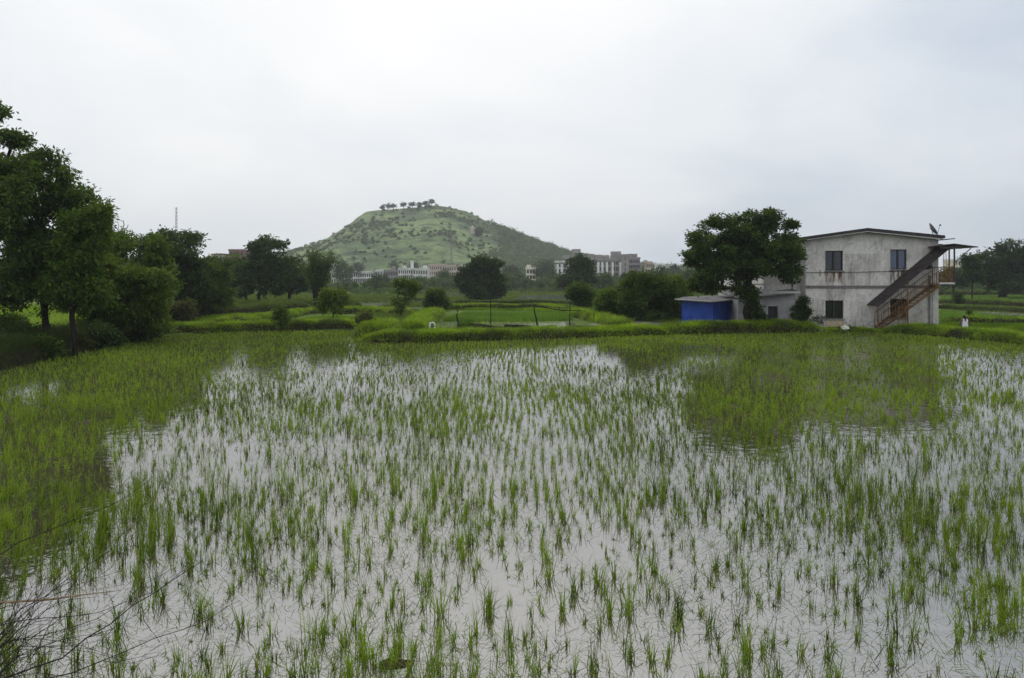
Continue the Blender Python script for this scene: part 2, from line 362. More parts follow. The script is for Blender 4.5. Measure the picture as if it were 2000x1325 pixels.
def rice():
    acc = Acc()
    sp = 0.165
    gx_ = np.arange(-21, 34, sp); gy_ = np.arange(3.6, 49, sp)
    A, B = np.meshgrid(gx_, gy_); A = A.ravel(); B = B.ravel()
    A = A + rng.uniform(-.5, .5, len(A)) * sp * 0.50 + 0.10 * np.sin(B * 0.4); B = B + rng.uniform(-.5, .5, len(B)) * sp * 0.9
    P = np.stack([A, B], 1)
    P = P[np.abs(P[:, 0]) < 0.66 * P[:, 1] + 3.5]
    P = P[inside(P, FIELD)]; P = P[seg_dist(P, FIELD) > 0.05]
    px, py = field_px(P)
    wob = 28 * (fbm(P[:, 0] * .9, P[:, 1] * .9) - .47) * 2
    dn = np.zeros(len(P), bool)
    jx = rng.normal(0, 1, len(P)) * 34 * np.clip((py - 560) / 250, .15, 1.4); jy = rng.normal(0, 1, len(P)) * 20 * np.clip((py - 600) / 250, .08, 1.4)
    for poly in DENSE: dn |= inside(np.stack([px + wob * 1.5 + jx, py + wob * np.clip((py - 600) / 300, .1, 1) + jy], 1), poly)
    nz_ = fbm(P[:, 0] * .55 + 5, P[:, 1] * .40 + 3, 4)
    prob = np.where(dn, 1.0, np.clip(0.60 + (nz_ - .47) * 1.5, 0.30, .9) * (1 - .30 * sstep(14, 30, P[:, 1])) * (1 + .12 * sstep(16, 9, P[:, 1])))
    k = rng.random(len(P)) < prob; P = P[k]; dn = dn[k]; nz_ = nz_[k]
    # a second layer of blades in the dense parts, imitating the dark reflections
    dk = dn & (rng.random(len(P)) < .35 + 2.5 * (fbm(P[:, 0] * .7, P[:, 1] * .5, 3) - .45)); ex = P[dk] + rng.uniform(-.12, .12, (dk.sum(), 2)); P = np.concatenate([P, ex]); nz_ = np.concatenate([nz_, nz_[dk]]); dn = np.concatenate([dn, np.ones(len(ex), bool)])
    Y = P[:, 1]
    size = rng.lognormal(-0.40, 0.38, len(P)) * (0.90 + 0.3 * (nz_ - .3)); size = np.clip(size, .3, 1.6) * np.where(dn & (P[:, 1] > 12), .80, 1.0) * (1 - .30 * sstep(14, 34, P[:, 1]))
    ct = np.clip(rng.normal(.42, .20, len(P)) + np.where(dn, .16, .03) + 1.1 * (fbm(P[:, 0] * .25 + 9, P[:, 1] * .16, 3) - .45), 0.02, .9)
    for (y0, y1, nb, segs, wmul) in ((0, 12, 25, 4, 1.1), (12, 22, 14, 3, 1.15), (22, 34, 8, 2, 1.3), (34, 60, 6, 2, 1.5)):
        s_ = (Y >= y0) & (Y < y1); p = P[s_]; m = len(p)
        if m == 0: continue
        cnt = np.maximum(2, rng.poisson(nb * np.clip(size[s_], .5, 1.4)))
        ix = np.repeat(np.arange(m), cnt); n = len(ix)
        sz = size[s_][ix]; yy = p[ix, 1]
        root = np.zeros((n, 3)); ra = rng.uniform(0, 6.28, n); rr = np.abs(rng.normal(0, 0.030, n)) * sz
        root[:, 0] = p[ix, 0] + np.cos(ra) * rr; root[:, 1] = p[ix, 1] + np.sin(ra) * rr; root[:, 2] = -0.03
        Ln = sz * rng.uniform(.12, .34, n); fall = rng.random(n) < 0.30
        wd = np.maximum(0.0070, yy * 0.00054) * wmul * rng.uniform(.7, 1.35, n)
        lean = np.abs(rng.normal(0, .17, n)) + np.where(fall, rng.uniform(.2, .7, n), 0)
        cur = np.abs(rng.normal(0.15, .35, n)) + np.where(fall, rng.uniform(.6, 1.6, n), 0)
        tn = np.clip(ct[s_][ix] + rng.normal(0, .18, n), 0, 1); tn = np.where(rng.random(n) < .07, 1.0, np.minimum(tn, .92))
        V, Q, T = blades(root, Ln, wd, lean, cur, segs, tn)
        V[:, 2] = np.where(V[:, 2] < 0.004, np.where(V[:, 2] < -0.029, V[:, 2], 0.004), V[:, 2])
        acc.add(V, Q, T)
    # loose blades floating on the water
    n = 60000; yy = 4 + 26 * rng.random(n) ** 1.2; xx = (rng.random(n) * 2 - 1) * (0.68 * yy + 2)
    Pp = np.stack([xx, yy], 1); k = inside(Pp, FIELD); Pp = Pp[k]; n = len(Pp)
    k = fbm(Pp[:, 0] * .8, Pp[:, 1] * .8) + rng.normal(0, .12, n) > .40; Pp = Pp[k]; n = len(Pp)
    root = np.column_stack([Pp, rng.uniform(.004, .05, n)])
    V, Q, T = blades(root, rng.uniform(.05, .26, n), np.maximum(.0065, Pp[:, 1] * .00050), rng.uniform(.7, 1.5, n), rng.uniform(.0, .9, n), 2, np.clip(rng.normal(.20, .2, n), 0, .99))
    V[:, 2] = np.maximum(V[:, 2], .005); acc.add(V, Q, T)
    o = acc.build('rice_plants', M_rice)
    tag(o, 'young green rice standing in the flooded paddy across the whole foreground', 'rice plants', kind='stuff')
rice()

# ------------------------------------------------------------------ earth banks with grass
def resample(P, step):
    P = np.array(P, float); d = np.r_[0, np.cumsum(np.linalg.norm(np.diff(P, axis=0), axis=1))]
    n = max(3, int(d[-1] / step)); s = np.linspace(0, d[-1], n); return np.stack([np.interp(s, d, P[:, i]) for i in range(P.shape[1])], 1)
GR = Acc(); GD = Acc(); GN = Acc(); GDK = Acc()          # bright grass, dull grass, nursery
def bund(path, width, height, grass=GR, dens=260, glen=0.30, z0=None, side=0.0, step=0.35, seed=0, endfall=1.0):
    """a low earth bank along path (x,y); returns nothing, adds mesh + grass"""
    P = resample(path, step); n = len(P)
    T = np.gradient(P, axis=0); T /= np.linalg.norm(T, axis=1)[:, None] + 1e-9; N = np.stack([-T[:, 1], T[:, 0]], 1)
    K = 11; u = np.linspace(-1, 1, K)
    arc = np.arange(n) * step
    V = np.zeros((n, K, 3)); zb = ground_z(P[:, 0], P[:, 1]) if z0 is None else np.full(n, z0)
    hn = 0.65 + 0.7 * fbm(arc * .35 + seed * 3.7, np.zeros(n) + seed) ; wn_ = 0.8 + 0.4 * fbm(arc * .25 + 50 + seed, np.ones(n) * 3)
    end = np.clip(np.minimum(arc, arc[-1] - arc) / endfall, 0, 1) ** .5
    for j in range(K):
        prof = (1 - abs(u[j]) ** 5.0)
        off = u[j] * width * .5 * wn_ + 0.12 * (fbm(arc * .8 + j * 3 + seed, np.ones(n) * j) - .47)
        V[:, j, :2] = P + N * off[:, None]
        V[:, j, 2] = np.minimum(zb, 0.0 if height > .3 else 9) - .12 + (zb - np.minimum(zb, 0.0 if height > .3 else 9) + .12 + height * hn * end + 0.26 * (fbm(arc * 1.1 + j * .35, np.ones(n) * (j * .3 + seed)) - .47)) * prof
    ix = np.arange(n * K).reshape(n, K)
    Q = np.stack([ix[:-1, :-1].ravel(), ix[:-1, 1:].ravel(), ix[1:, 1:].ravel(), ix[1:, :-1].ravel()], 1)
    VV = V.reshape(-1, 3)
    o = mesh_np('earth_bank', VV, Q, M_soil, smooth=True); tag(o, kind='structure')
    if grass is not None:
        a, b, c, d = VV[Q[:, 0]], VV[Q[:, 1]], VV[Q[:, 2]], VV[Q[:, 3]]
        nr = np.cross(b - a, d - a); ar = np.linalg.norm(nr, axis=1); nr = nr / (ar[:, None] + 1e-9); nr *= np.sign(nr[:, 2:3] + 1e-6)
        steep = nr[:, 2]
        wgt = ar * np.clip(steep * 1.7 - .15, 0.16, 1); jj = np.arange(len(Q)) % (K - 1); wgt *= np.where((jj == 0) | (jj == K - 2), .75, 1)
        pn = fbm(a[:, 0] * .7 + seed, a[:, 1] * .7); wgt *= np.clip((pn - .30) * 5 + .35, .45, 1)
        m = int(wgt.sum() * dens)
        f = rng.choice(len(Q), m, p=wgt / wgt.sum()); r1, r2 = rng.random(m), rng.random(m)
        pt = a[f] * ((1 - r1) * (1 - r2))[:, None] + b[f] * (r1 * (1 - r2))[:, None] + c[f] * (r1 * r2)[:, None] + d[f] * ((1 - r1) * r2)[:, None]
        ng = nr[f]; az = np.arctan2(ng[:, 1], ng[:, 0]) + rng.normal(0, 1.1, m)
        cl = fbm(pt[:, 0] * 1.3, pt[:, 1] * 1.3, 3)
        dist = np.maximum(pt[:, 1], 5)
        hl = glen * rng.uniform(.5, 1.25, m) * (.35 + .8 * cl + .9 * fbm(pt[:, 0] * 3, pt[:, 1] * 3, 2))
        V2, Q2, T2 = blades(pt - ng * .02, hl, np.maximum(.010, dist * .00045) * rng.uniform(.8, 1.4, m), .25 + .5 * rng.random(m) + .5 * (1 - ng[:, 2]), rng.uniform(.4, 1.5, m), 2,
                            np.where(rng.random(m) < .02, 1, np.clip(.38 + 1.1 * (cl - .35) + rng.normal(0, .17, m), 0, .92)), azi=az)
        if grass is GR:       # weedier, duller tufts in patches
            dull = np.repeat(fbm(pt[:, 0] * .9 + 40, pt[:, 1] * .9, 3) + rng.normal(0, .06, m) < .33, 2); keepv = np.arange(m * 6).reshape(m, 6)
            V4 = V2.reshape(m, 6, 3); Q4 = Q2.reshape(m, 2, 4); T4 = T2.reshape(m, 2); dm = dull[::2]
            for msk, tgt in ((~dm, GR), (dm, GD)):
                kk = int(msk.sum())
                if kk: tgt.add(V4[msk].reshape(-1, 3), (Q4[msk] - (np.nonzero(msk)[0] * 6)[:, None, None] + (np.arange(kk) * 6)[:, None, None]).reshape(-1, 4), T4[msk].ravel())
        else: grass.add(V2, Q2, T2)

off = lambda pts, dy: [np.array([p[0], p[1] + dy]) for p in pts]
main_l = [G(a, b)[:2] for a, b in [(300, 653), (360, 650), (430, 648), (520, 645), (600, 642), (660, 640), (700, 639)]]
bund(off(main_l, -.35), 2.2, .36, dens=520, seed=1)
def main_bank(pts, width, h, seed, glen, dens=620): bund(off([G(a, b)[:2] for a, b in pts], -.2), width + .3, h, dens=dens, seed=seed, glen=glen, endfall=.6)
main_bank([(722, 663), (760, 666), (800, 666), (900, 664), (1000, 660), (1100, 657), (1200, 654), (1290, 652)], 2.0, .30, 2, .28)
main_bank([(1275, 652.3), (1340, 651), (1400, 649.5), (1500, 648), (1590, 647)], 2.0, .42, 21, .30)
main_bank([(1570, 647.3), (1660, 647), (1770, 648.5)], 1.6, .10, 22, .20)
main_bank([(1745, 648), (1790, 651), (1840, 655), (1920, 662), (2000, 669), (2200, 687)], 2.0, .25, 23, .26)
# the spur that runs back from the inlet, wide and bright
bund([G(730, 661)[:2], G(745, 650)[:2], G(740, 641)[:2], G(725, 633, .15)[:2]], 2.6, .46, dens=480, seed=3, glen=.34)
bund([G(800, 652)[:2], G(815, 640, .15)[:2], G(835, 626, .15)[:2], G(852, 614, .15)[:2]], 1.9, .42, dens=380, seed=4, glen=.4)
bund([G(1215, 641, .15)[:2], G(1180, 630, .15)[:2], G(1140, 620, .15)[:2], G(1112, 611, .15)[:2]], 2.0, .35, dens=380, seed=5, glen=.45)
bund([G(425, 637, .15)[:2], G(480, 632, .15)[:2], G(540, 624, .15)[:2], G(590, 614, .15)[:2], G(640, 610, .15)[:2]], 1.7, .45, dens=380, seed=6)
bund([G(640, 614, .15)[:2], G(700, 612, .15)[:2], G(760, 614, .15)[:2], G(800, 618, .15)[:2]], 2.2, .5, dens=240, seed=7)
bund([G(850, 606, .15)[:2], G(950, 605, .15)[:2], G(1050, 605, .15)[:2], G(1110, 607, .15)[:2]], 1.6, .5, dens=200, seed=8)
bund([G(880, 594, .15)[:2], G(980, 594, .15)[:2], G(1090, 594, .15)[:2], G(1125, 596, .15)[:2]], 1.6, .42, GD, dens=170, seed=9, glen=.3)
bund([G(700, 600, .15)[:2], G(640, 598, .15)[:2], G(560, 598, .15)[:2], G(440, 600, .15)[:2]], 2.4, .6, GD, dens=140, seed=10, glen=.5)
bund([G(340, 622, .15)[:2], G(420, 616, .15)[:2], G(520, 608, .15)[:2], G(600, 604, .15)[:2]], 1.8, .7, GD, dens=150, seed=16, glen=.55)
bund([G(1840, 630, .15)[:2], G(1900, 631, .15)[:2], G(1960, 634, .15)[:2], G(2100, 637, .15)[:2]], 1.6, .4, dens=240, seed=11)
bund([G(1830, 603, .15)[:2], G(1900, 606, .15)[:2], G(2000, 612, .15)[:2], G(2120, 617, .15)[:2]], 1.6, .4, GD, dens=190, seed=12, glen=.35)
bund([G(1830, 593, .15)[:2], G(1900, 595, .15)[:2], G(2000, 599, .15)[:2], G(2120, 602, .15)[:2]], 1.8, .5, GD, dens=150, seed=13, glen=.4)
bund([G(1830, 577, .15)[:2], G(1900, 578, .15)[:2], G(2010, 578, .15)[:2], G(2120, 579, .15)[:2]], 2.5, .8, GD, dens=60, seed=15, glen=.6)
bund([G(600, 586, .15)[:2], G(720, 586, .15)[:2], G(830, 588, .15)[:2]], 1.8, .35, GD, dens=90, seed=17, glen=.35)
# left tree bank: rough scrub on the edge of the field
bund([np.array([-19.4, 16]), np.array([-19.2, 26]), np.array([-20.2, 33]), np.array([-21.6, 42.5]), np.array([-22.0, 45.4])], 2.6, .55, GDK, dens=420, seed=18, glen=.5)

def patch(name, pts_px, z, m, kind='structure', thick=None):
    P = [G(a, b, z) for a, b in pts_px]; b_ = MB()
    b_.poly(P)
    return tag(b_.build(name, m), kind=kind)
PONDS = [[(835, 646), (845, 634), (900, 629), (1112, 628), (1135, 640), (1090, 646), (930, 648)], [(695, 597), (740, 598), (775, 594), (760, 590.5), (705, 590.5)], [(775, 592), (830, 592), (835, 587), (780, 587)],
         [(866, 578), (905, 578), (900, 572.5), (870, 572.5)], [(1005, 586), (1060, 590), (1150, 590), (1170, 582), (1100, 576.5), (1020, 576.5)], [(1905, 567), (1935, 567), (1930, 563.5), (1910, 563.5)], [(1960, 587), (2100, 587), (2100, 583), (1970, 583)]]
PW = [np.array([G(a, b, .23)[:2] for a, b in p]) for p in PONDS]
def lawn(pts_px, z, acc, n, glen, wmul=.0005, tint=(.5, .24)):
    A = np.array([G(a, b, z)[:2] for a, b in pts_px]); lo = A.min(0); hi = A.max(0)
    P = lo + rng.random((int(n), 2)) * (hi - lo); P = P[inside(P, A)]
    for q_ in PW[1:]: P = P[~inside(P, q_)]
    m = len(P)
    zz_ = np.maximum(ground_z(P[:, 0], P[:, 1]), z) - .02
    cl = fbm(P[:, 0] * .5, P[:, 1] * .5, 3)
    V2, Q2, T2 = blades(np.column_stack([P, zz_]), glen * rng.uniform(.5, 1.2, m) * (.6 + .9 * cl), np.maximum(.012, P[:, 1] * wmul) * rng.uniform(.8, 1.4, m), np.abs(rng.normal(0, .35, m)), rng.uniform(.1, .9, m), 2,
                        np.clip(tint[0] + 1.2 * (cl - .47) + rng.normal(0, tint[1], m), 0, .92))
    acc.add(V2, Q2, T2)
# nursery bed of bright seedlings
lawn([(862, 628), (905, 615), (1100, 613), (1118, 626), (1000, 630)], .17, GN, 46000, .38)
lawn([(410, 632), (330, 640), (300, 650), (300, 640), (345, 620), (520, 612)], .17, GR, 50000, .20, tint=(.35, .15))
lawn([(560, 632), (720, 638), (700, 622), (650, 618), (600, 622)], .17, GR, 42000, .20, tint=(.35, .15))
lawn([(1838, 628), (2150, 632), (2150, 622), (1960, 620), (1838, 609)], .17, GN, 90000, .28)
lawn([(1838, 588), (2150, 594), (2150, 580), (1838, 579)], .17, GN, 80000, .35, .0007)
lawn([(640, 590), (760, 600), (880, 600), (900, 585), (640, 585)], .17, GD, 40000, .4, .0007)
lawn([(1838, 640), (2150, 652), (2150, 636), (1838, 633)], .17, GR, 40000, .25, tint=(.15, .15))
lawn([(1100, 606), (1330, 640), (1330, 600), (1150, 592)], .17, GD, 60000, .4, .0006)
lawn([(852, 606), (1110, 607), (1110, 596), (860, 596)], .17, GR, 50000, .3, .0006, tint=(.3, .15))
lawn([(745, 640), (800, 645), (840, 612), (780, 606), (700, 612), (690, 632)], .17, GD, 60000, .3, .0006, tint=(.55, .25))
lawn([(-500, 668), (60, 662), (290, 650), (300, 625), (0, 590), (-500, 600)], .3, GR, 90000, .3, .0006, tint=(.5, .15))
lawn([(400, 600), (700, 600), (760, 578), (400, 578)], .17, GD, 40000, .6, .0008)
lawn([(760, 590), (1150, 592), (1500, 600), (1500, 565), (760, 566)], .17, GD, 110000, .34, .0009)
lawn([(1838, 578), (2200, 580), (2200, 566), (1838, 566)], .17, GD, 60000, .5, .0010)
# ponds and wet plots (just above the ground sheet)
t = NT('wet_mud_mat'); v = t.coord('Object'); n = t.noise(v, 1.2, 5)
M_wet = t.done(t.pbsdf(t.mix(t.mr(n, .4, .6), (0.060, 0.050, 0.046), (0.11, 0.095, 0.095)), t.mr(n, .4, .6, .35, .8), .5, normal=t.bump(t.noise(v, 6, 4), .5, .05)))
for p_ in PONDS: patch('pond', p_, .23, M_water2)
patch('pond', [(1130, 640), (1330, 636), (1320, 618), (1200, 620)], .23, M_wet)
patch('path', [(1836, 608), (1836, 610), (1900, 612), (1960, 618), (2150, 634), (2150, 620), (1990, 612), (1930, 609)], .24, M_wet)
lawn([(1836, 606), (1836, 613), (2150, 640), (2150, 616), (1930, 606)], .2, GD, 9000, .22)
lawn([(840, 646), (1060, 646), (1050, 628), (845, 634)], .2, GR, 1000, .28, tint=(.3, .2))
lawn([(1060, 646), (1130, 642), (1110, 628), (1050, 628)], .2, GR, 250, .28, tint=(.3, .2))
lawn([(850, 648), (1135, 646), (1135, 643), (850, 644)], .3, GD, 3000, .3)
M_weed = leafmat('weed', (0.010, 0.020, 0.006), (0.050, 0.075, 0.018)); o = GDK.build('undergrowth', M_weed); tag(o, 'dark tangled undergrowth along the shaded left bank', 'undergrowth', kind='stuff')
o = GR.build('grass', M_grass); tag(o, 'bright green grass covering the earth banks round the paddy', 'grass', kind='stuff')
o = GD.build('rough_grass', M_grass_dull); tag(o, 'dull olive rough grass and weeds on the far banks and fields', 'grass', kind='stuff')
o = GN.build('seedling_grass', M_nursery); tag(o, 'dense vivid green rice seedlings in the small beds behind the bank', 'seedlings', kind='stuff')

# ------------------------------------------------------------------ trees
def leaves(centres, rc, per, size, flat=.65, droop=.25, wid=.42, tjit=.16, tbase=None, updir=.35):
    m = len(centres); cnt = rng.poisson(per, m) if per > 3 else np.full(m, per); ix = np.repeat(np.arange(m), cnt); n = len(ix)
    rc = np.broadcast_to(rc, (m,))[ix]
    g = rng.normal(0, .5, (n, 3)); g[:, 2] *= flat; pos = centres[ix] + g * rc[:, None]
    d = g / (np.linalg.norm(g, axis=1)[:, None] + 1e-6) + rng.normal(0, .7, (n, 3)); d[:, 2] += -droop; d /= np.linalg.norm(d, axis=1)[:, None]
    upv = rng.normal(0, .6, (n, 3)); upv[:, 2] += updir * 2; s = np.cross(d, upv); s /= np.linalg.norm(s, axis=1)[:, None] + 1e-6
    L = size * rng.uniform(.6, 1.35, n)[:, None]; nn = np.cross(s, d)
    a = pos; b = pos + d * L * .5 + s * L * wid * .5 + nn * L * .08; c = pos + d * L - nn * L * .08; e_ = pos + d * L * .5 - s * L * wid * .5 + nn * L * .08
    V = np.stack([a, b, c, e_], 1).reshape(-1, 3); Q = np.arange(n * 4).reshape(n, 4)
    tb = rng.normal(.42, .20, m) if tbase is None else tbase
    return V, Q, np.clip(tb[ix] + rng.normal(0, tjit, n), 0, 1)

def skeleton(base, fork, targets, r_tip=.012, expo=2.25, jitter=.12, wig=None):
    nodes = [np.array(base, float)]; par = [-1]
    k = 4
    for i in range(1, k + 1):
        p = nodes[0] + (np.array(fork) - nodes[0]) * i / k + (rng.normal(0, jitter * .4, 3) if i < k else 0); nodes.append(p); par.append(i - 1)
    order = np.argsort(np.linalg.norm(targets - nodes[-1], axis=1))
    N = np.zeros((20 + len(targets) * 6, 3)); N[:len(nodes)] = nodes; cnt = len(nodes)
    leafn = []
    f0 = 3
    for o_ in order:
        t_ = targets[o_]; dd = N[f0:cnt] - t_; ds = np.linalg.norm(dd, axis=1) + 0.5 * np.maximum(0, N[f0:cnt, 2] - t_[2]) + .22 * np.linalg.norm(N[f0:cnt] - nodes[-1], axis=1)
        q = int(np.argmin(ds)) + f0; a = N[q].copy(); L = np.linalg.norm(t_ - a)
        st = int(np.clip(L / .8, 1, 4)); last = q
        for s_ in range(1, st + 1):
            u_ = s_ / st; p = a + (t_ - a) * u_ + rng.normal(0, jitter * L * .3, 3) * (1 - u_); p[2] += .10 * L * math.sin(math.pi * u_)
            N[cnt] = p; par.append(last); last = cnt; cnt += 1
        leafn.append(last)
    N = N[:cnt]; par = np.array(par); flow = np.zeros(cnt)
    flow[leafn] += r_tip ** expo
    for i in range(cnt - 1, 0, -1): flow[par[i]] += flow[i]
    rad = np.maximum(flow, r_tip ** expo * .6) ** (1 / expo)
    return N, par, rad
def limb_mesh(N, par, rad, sides=5, rmax=None, flare=1.3, rmin=.004):
    V = []; Q = []; k = 0
    if rmax: rad = rad * (rmax / rad[0])
    rad = np.maximum(rad, rmin)
    ang = np.arange(sides) * 2 * math.pi / sides
    for i in range(1, len(N)):
        a = N[par[i]]; b = N[i]; d = b - a; L = np.linalg.norm(d)
        if L < 1e-4: continue
        d /= L; u_ = np.cross(d, (0, 0, 1.0))
        if np.linalg.norm(u_) < .1: u_ = np.array([1.0, 0, 0])
        u_ /= np.linalg.norm(u_); v_ = np.cross(d, u_)
        ra = min(rad[par[i]], rad[i] * 1.5); rb = rad[i]
        if par[i] == 0: ra = rad[0] * flare
        ring = np.cos(ang)[:, None] * u_ + np.sin(ang)[:, None] * v_
        V.append(a - d * ra * .3 + ring * ra); V.append(b + d * rb * .3 + ring * rb)
        for j in range(sides): Q.append((k + j, k + (j + 1) % sides, k + sides + (j + 1) % sides, k + sides + j))
        k += 2 * sides
    return np.concatenate(V), np.array(Q)

def tree(name, label, cat, Y, base, lobes, fork=None, ncl=120, per=60, size=.2, rc=.5, mat=None, bark=None, tr=.18, group=None, z0=None,
         flat=.65, droop=.25, wid=.42, shell=.45, depth=.9, fy=None, sides=6, limbs=True, leafy=1.0, tb=.42):
    """base (px, py) foot; lobes [(px,py,rx,ry)] in photo pixels at depth Y -> real ellipsoids in the world"""
    ncl = int(ncl * .9); size = size * 1.2; rc = rc * .74; per = per * .85
    bx = XP(base[0], Y); bz = gz(bx, Y) - .05 if z0 is None else z0
    root = thing(name, label, cat, (bx, Y, bz), group)
    k = Y / F
    C_ = []; Rr = []
    for i, l in enumerate(lobes):
        dy_ = l[4] if len(l) > 4 else rng.uniform(-.35, .35) * l[2] * k
        C_.append([XP(l[0], Y) - bx, dy_, ZP(l[1], Y) - bz]); Rr.append([l[2] * k, l[2] * k * depth, l[3] * k])
    C_ = np.array(C_); Rr = np.array(Rr); wt = (Rr[:, 0] * Rr[:, 1] * Rr[:, 2]) ** .72; wt /= wt.sum()
    nc = int(ncl * 2.2); li = rng.choice(len(C_), nc, p=wt); d = rng.normal(0, 1, (nc, 3)); d /= np.linalg.norm(d, axis=1)[:, None]
    r_ = (shell + (1.06 - shell) * rng.random(nc) ** .6)
    T = C_[li] + d * Rr[li] * r_[:, None]; q_ = 1.0 / max(rc * 2.6, .3)
    sc_n = fbm((T[:, 0] + .6 * T[:, 1]) * q_ + base[0], T[:, 2] * q_ + T[:, 1] * q_ * .7, 2) + rng.normal(0, .07, nc)
    T = T[np.argsort(-sc_n)[:ncl]]
    for c_, r3 in zip(C_, Rr):
        g3 = rng.normal(0, .42, (4, 3)); T = np.concatenate([T, c_ + g3 * r3])
    ncl = len(T)
    T[:, 2] = np.maximum(T[:, 2], .25)
    if fork is None: fk = (0, 0, C_[:, 2].min() * .55)
    else: fk = (XP(fork[0], Y) - bx, 0, ZP(fork[1], Y) - bz)
    N, par, rad = skeleton((0, 0, -.1), fk, T)
    V, Q = limb_mesh(N, par, rad, sides, tr, rmin=.004 if Y < 70 else .012)
    mesh_np('trunk', V, Q, bark or M_bark, root)
    if leafy > 0:
        V, Q, tt = leaves(T, rc * rng.uniform(.6, 1.5, ncl), per, size, flat, droop, wid, tbase=np.clip(rng.normal(tb, .18, ncl), 0, 1))
        mesh_np('crown', V, Q, mat or L_mid, root, tt)
    return root

GB = 'trees on the left bank of the paddy'
# far-left big trees
tree('broadleaf_tree', 'tall dark tree at the left frame edge with loose sprigs above the others', 'tree', 35, (-60, 690),
     [(-60, 320, 70, 80), (-100, 430, 120, 110), (4, 265, 26, 12), (4, 265, 26, 12), (36, 276, 18, 6), (36, 276, 18, 6), (-6, 215, 16, 11), (-6, 215, 16, 11), (-40, 240, 40, 40), (-20, 400, 70, 80), (-90, 540, 90, 60)], (-60, 520), 330, 80, .17, .42, L_dark, tr=.26)
tree('broadleaf_tree', 'large spreading tree with a thick leaning trunk on the left bank', 'tree', 34, (103, 690),
     [(60, 400, 105, 95), (40, 340, 70, 50), (105, 345, 40, 32), (140, 405, 50, 42), (20, 480, 90, 70), (90, 500, 85, 60), (60, 560, 95, 50), (75, 315, 40, 24), (130, 470, 50, 50)], (80, 570), 700, 85, .16, .42, L_dark, tr=.15, shell=.35)
tree('broadleaf_tree', 'slender tree with a straight dark trunk, second from the paddy corner', 'tree', 33, (147, 690),
     [(165, 440, 40, 40), (185, 420, 22, 20), (200, 408, 12, 10), (150, 500, 45, 45), (175, 480, 30, 30), (130, 560, 50, 40), (170, 560, 40, 40)], (147, 530), 260, 80, .16, .36, L_mid, tr=.11)
tree('leafy_tree', 'low yellow-green tree drooping over the bank at the paddy corner', 'tree', 40, (240, 670),
     [(200, 560, 60, 45), (225, 520, 40, 35), (255, 560, 60, 40), (285, 590, 45, 34), (310, 570, 30, 40), (240, 610, 75, 34), (295, 618, 40, 26), (205, 600, 60, 40)], (240, 620), 520, 90, .17, .42, L_yel, tr=.14, droop=.6, tb=.33)
tree('leafy_tree', 'rounded green tree top rising behind the yellow-green corner tree', 'tree', 47, (215, 655),
     [(205, 500, 45, 35), (240, 490, 40, 30), (295, 490, 34, 28), (270, 530, 50, 34), (320, 545, 22, 30), (170, 540, 50, 50)], (225, 600), 340, 80, .2, .5, L_mid, tr=.15)
tree('bare_tree', 'leafless tree with fine brown twigs poking above the left trees', 'tree', 60, (215, 640),
     [(215, 448, 34, 22), (190, 442, 14, 12), (238, 458, 22, 14)], (215, 520), 150, 0, .1, .3, L_mid, bark=M_bark_pale, tr=.14, leafy=0)
tree('broadleaf_tree', 'dark tall tree with a flat spreading top left of the brick building', 'tree', 62, (392, 628),
     [(330, 470, 48, 22), (350, 500, 45, 34), (310, 520, 50, 50), (355, 540, 42, 45), (290, 470, 20, 16), (370, 480, 18, 14), (330, 575, 50, 30), (380, 560, 30, 30)], (360, 560), 420, 75, .24, .55, L_deep, tr=.2)
tree('bushy_tree', 'smaller dark bushy tree beside a thin trunk behind the flooded plot', 'tree', 66, (402, 625),
     [(415, 555, 38, 34), (395, 580, 30, 24), (430, 575, 26, 24), (420, 530, 24, 18)], (404, 590), 170, 70, .24, .5, L_dark, tr=.11)
tree('thicket_shrub', 'low dark thicket under the trees along the left field margin', 'shrub', 56, (330, 636),
     [(330, 612, 34, 18), (360, 606, 26, 16), (300, 620, 30, 22)], (330, 625), 130, 70, .2, .5, L_brown, tr=.06)
tree('broadleaf_tree', 'tree with a ragged upswept top and two bare trunks in front of the brick building', 'tree', 95, (503, 600),
     [(525, 478, 22, 14), (500, 488, 14, 12), (548, 482, 18, 12), (520, 500, 30, 20), (500, 530, 40, 28), (545, 530, 38, 30), (520, 555, 50, 22)], (510, 560), 330, 60, .34, .62, L_deep, tr=.22)
tree('broadleaf_tree', 'dark round crowned tree directly right of the ragged topped tree', 'tree', 104, (565, 596),
     [(572, 525, 26, 24), (590, 545, 16, 24), (556, 550, 28, 26)], (565, 570), 150, 60, .36, .7, L_far, tr=.2)
tree('broadleaf_tree', 'dark tree with a leaning trunk left of the ragged topped tree', 'tree', 100, (484, 598),
     [(455, 520, 34, 22), (470, 545, 30, 26), (430, 540, 28, 28), (410, 525, 24, 22), (440, 565, 36, 18)], (478, 568), 230, 60, .36, .7, L_dark, tr=.18)
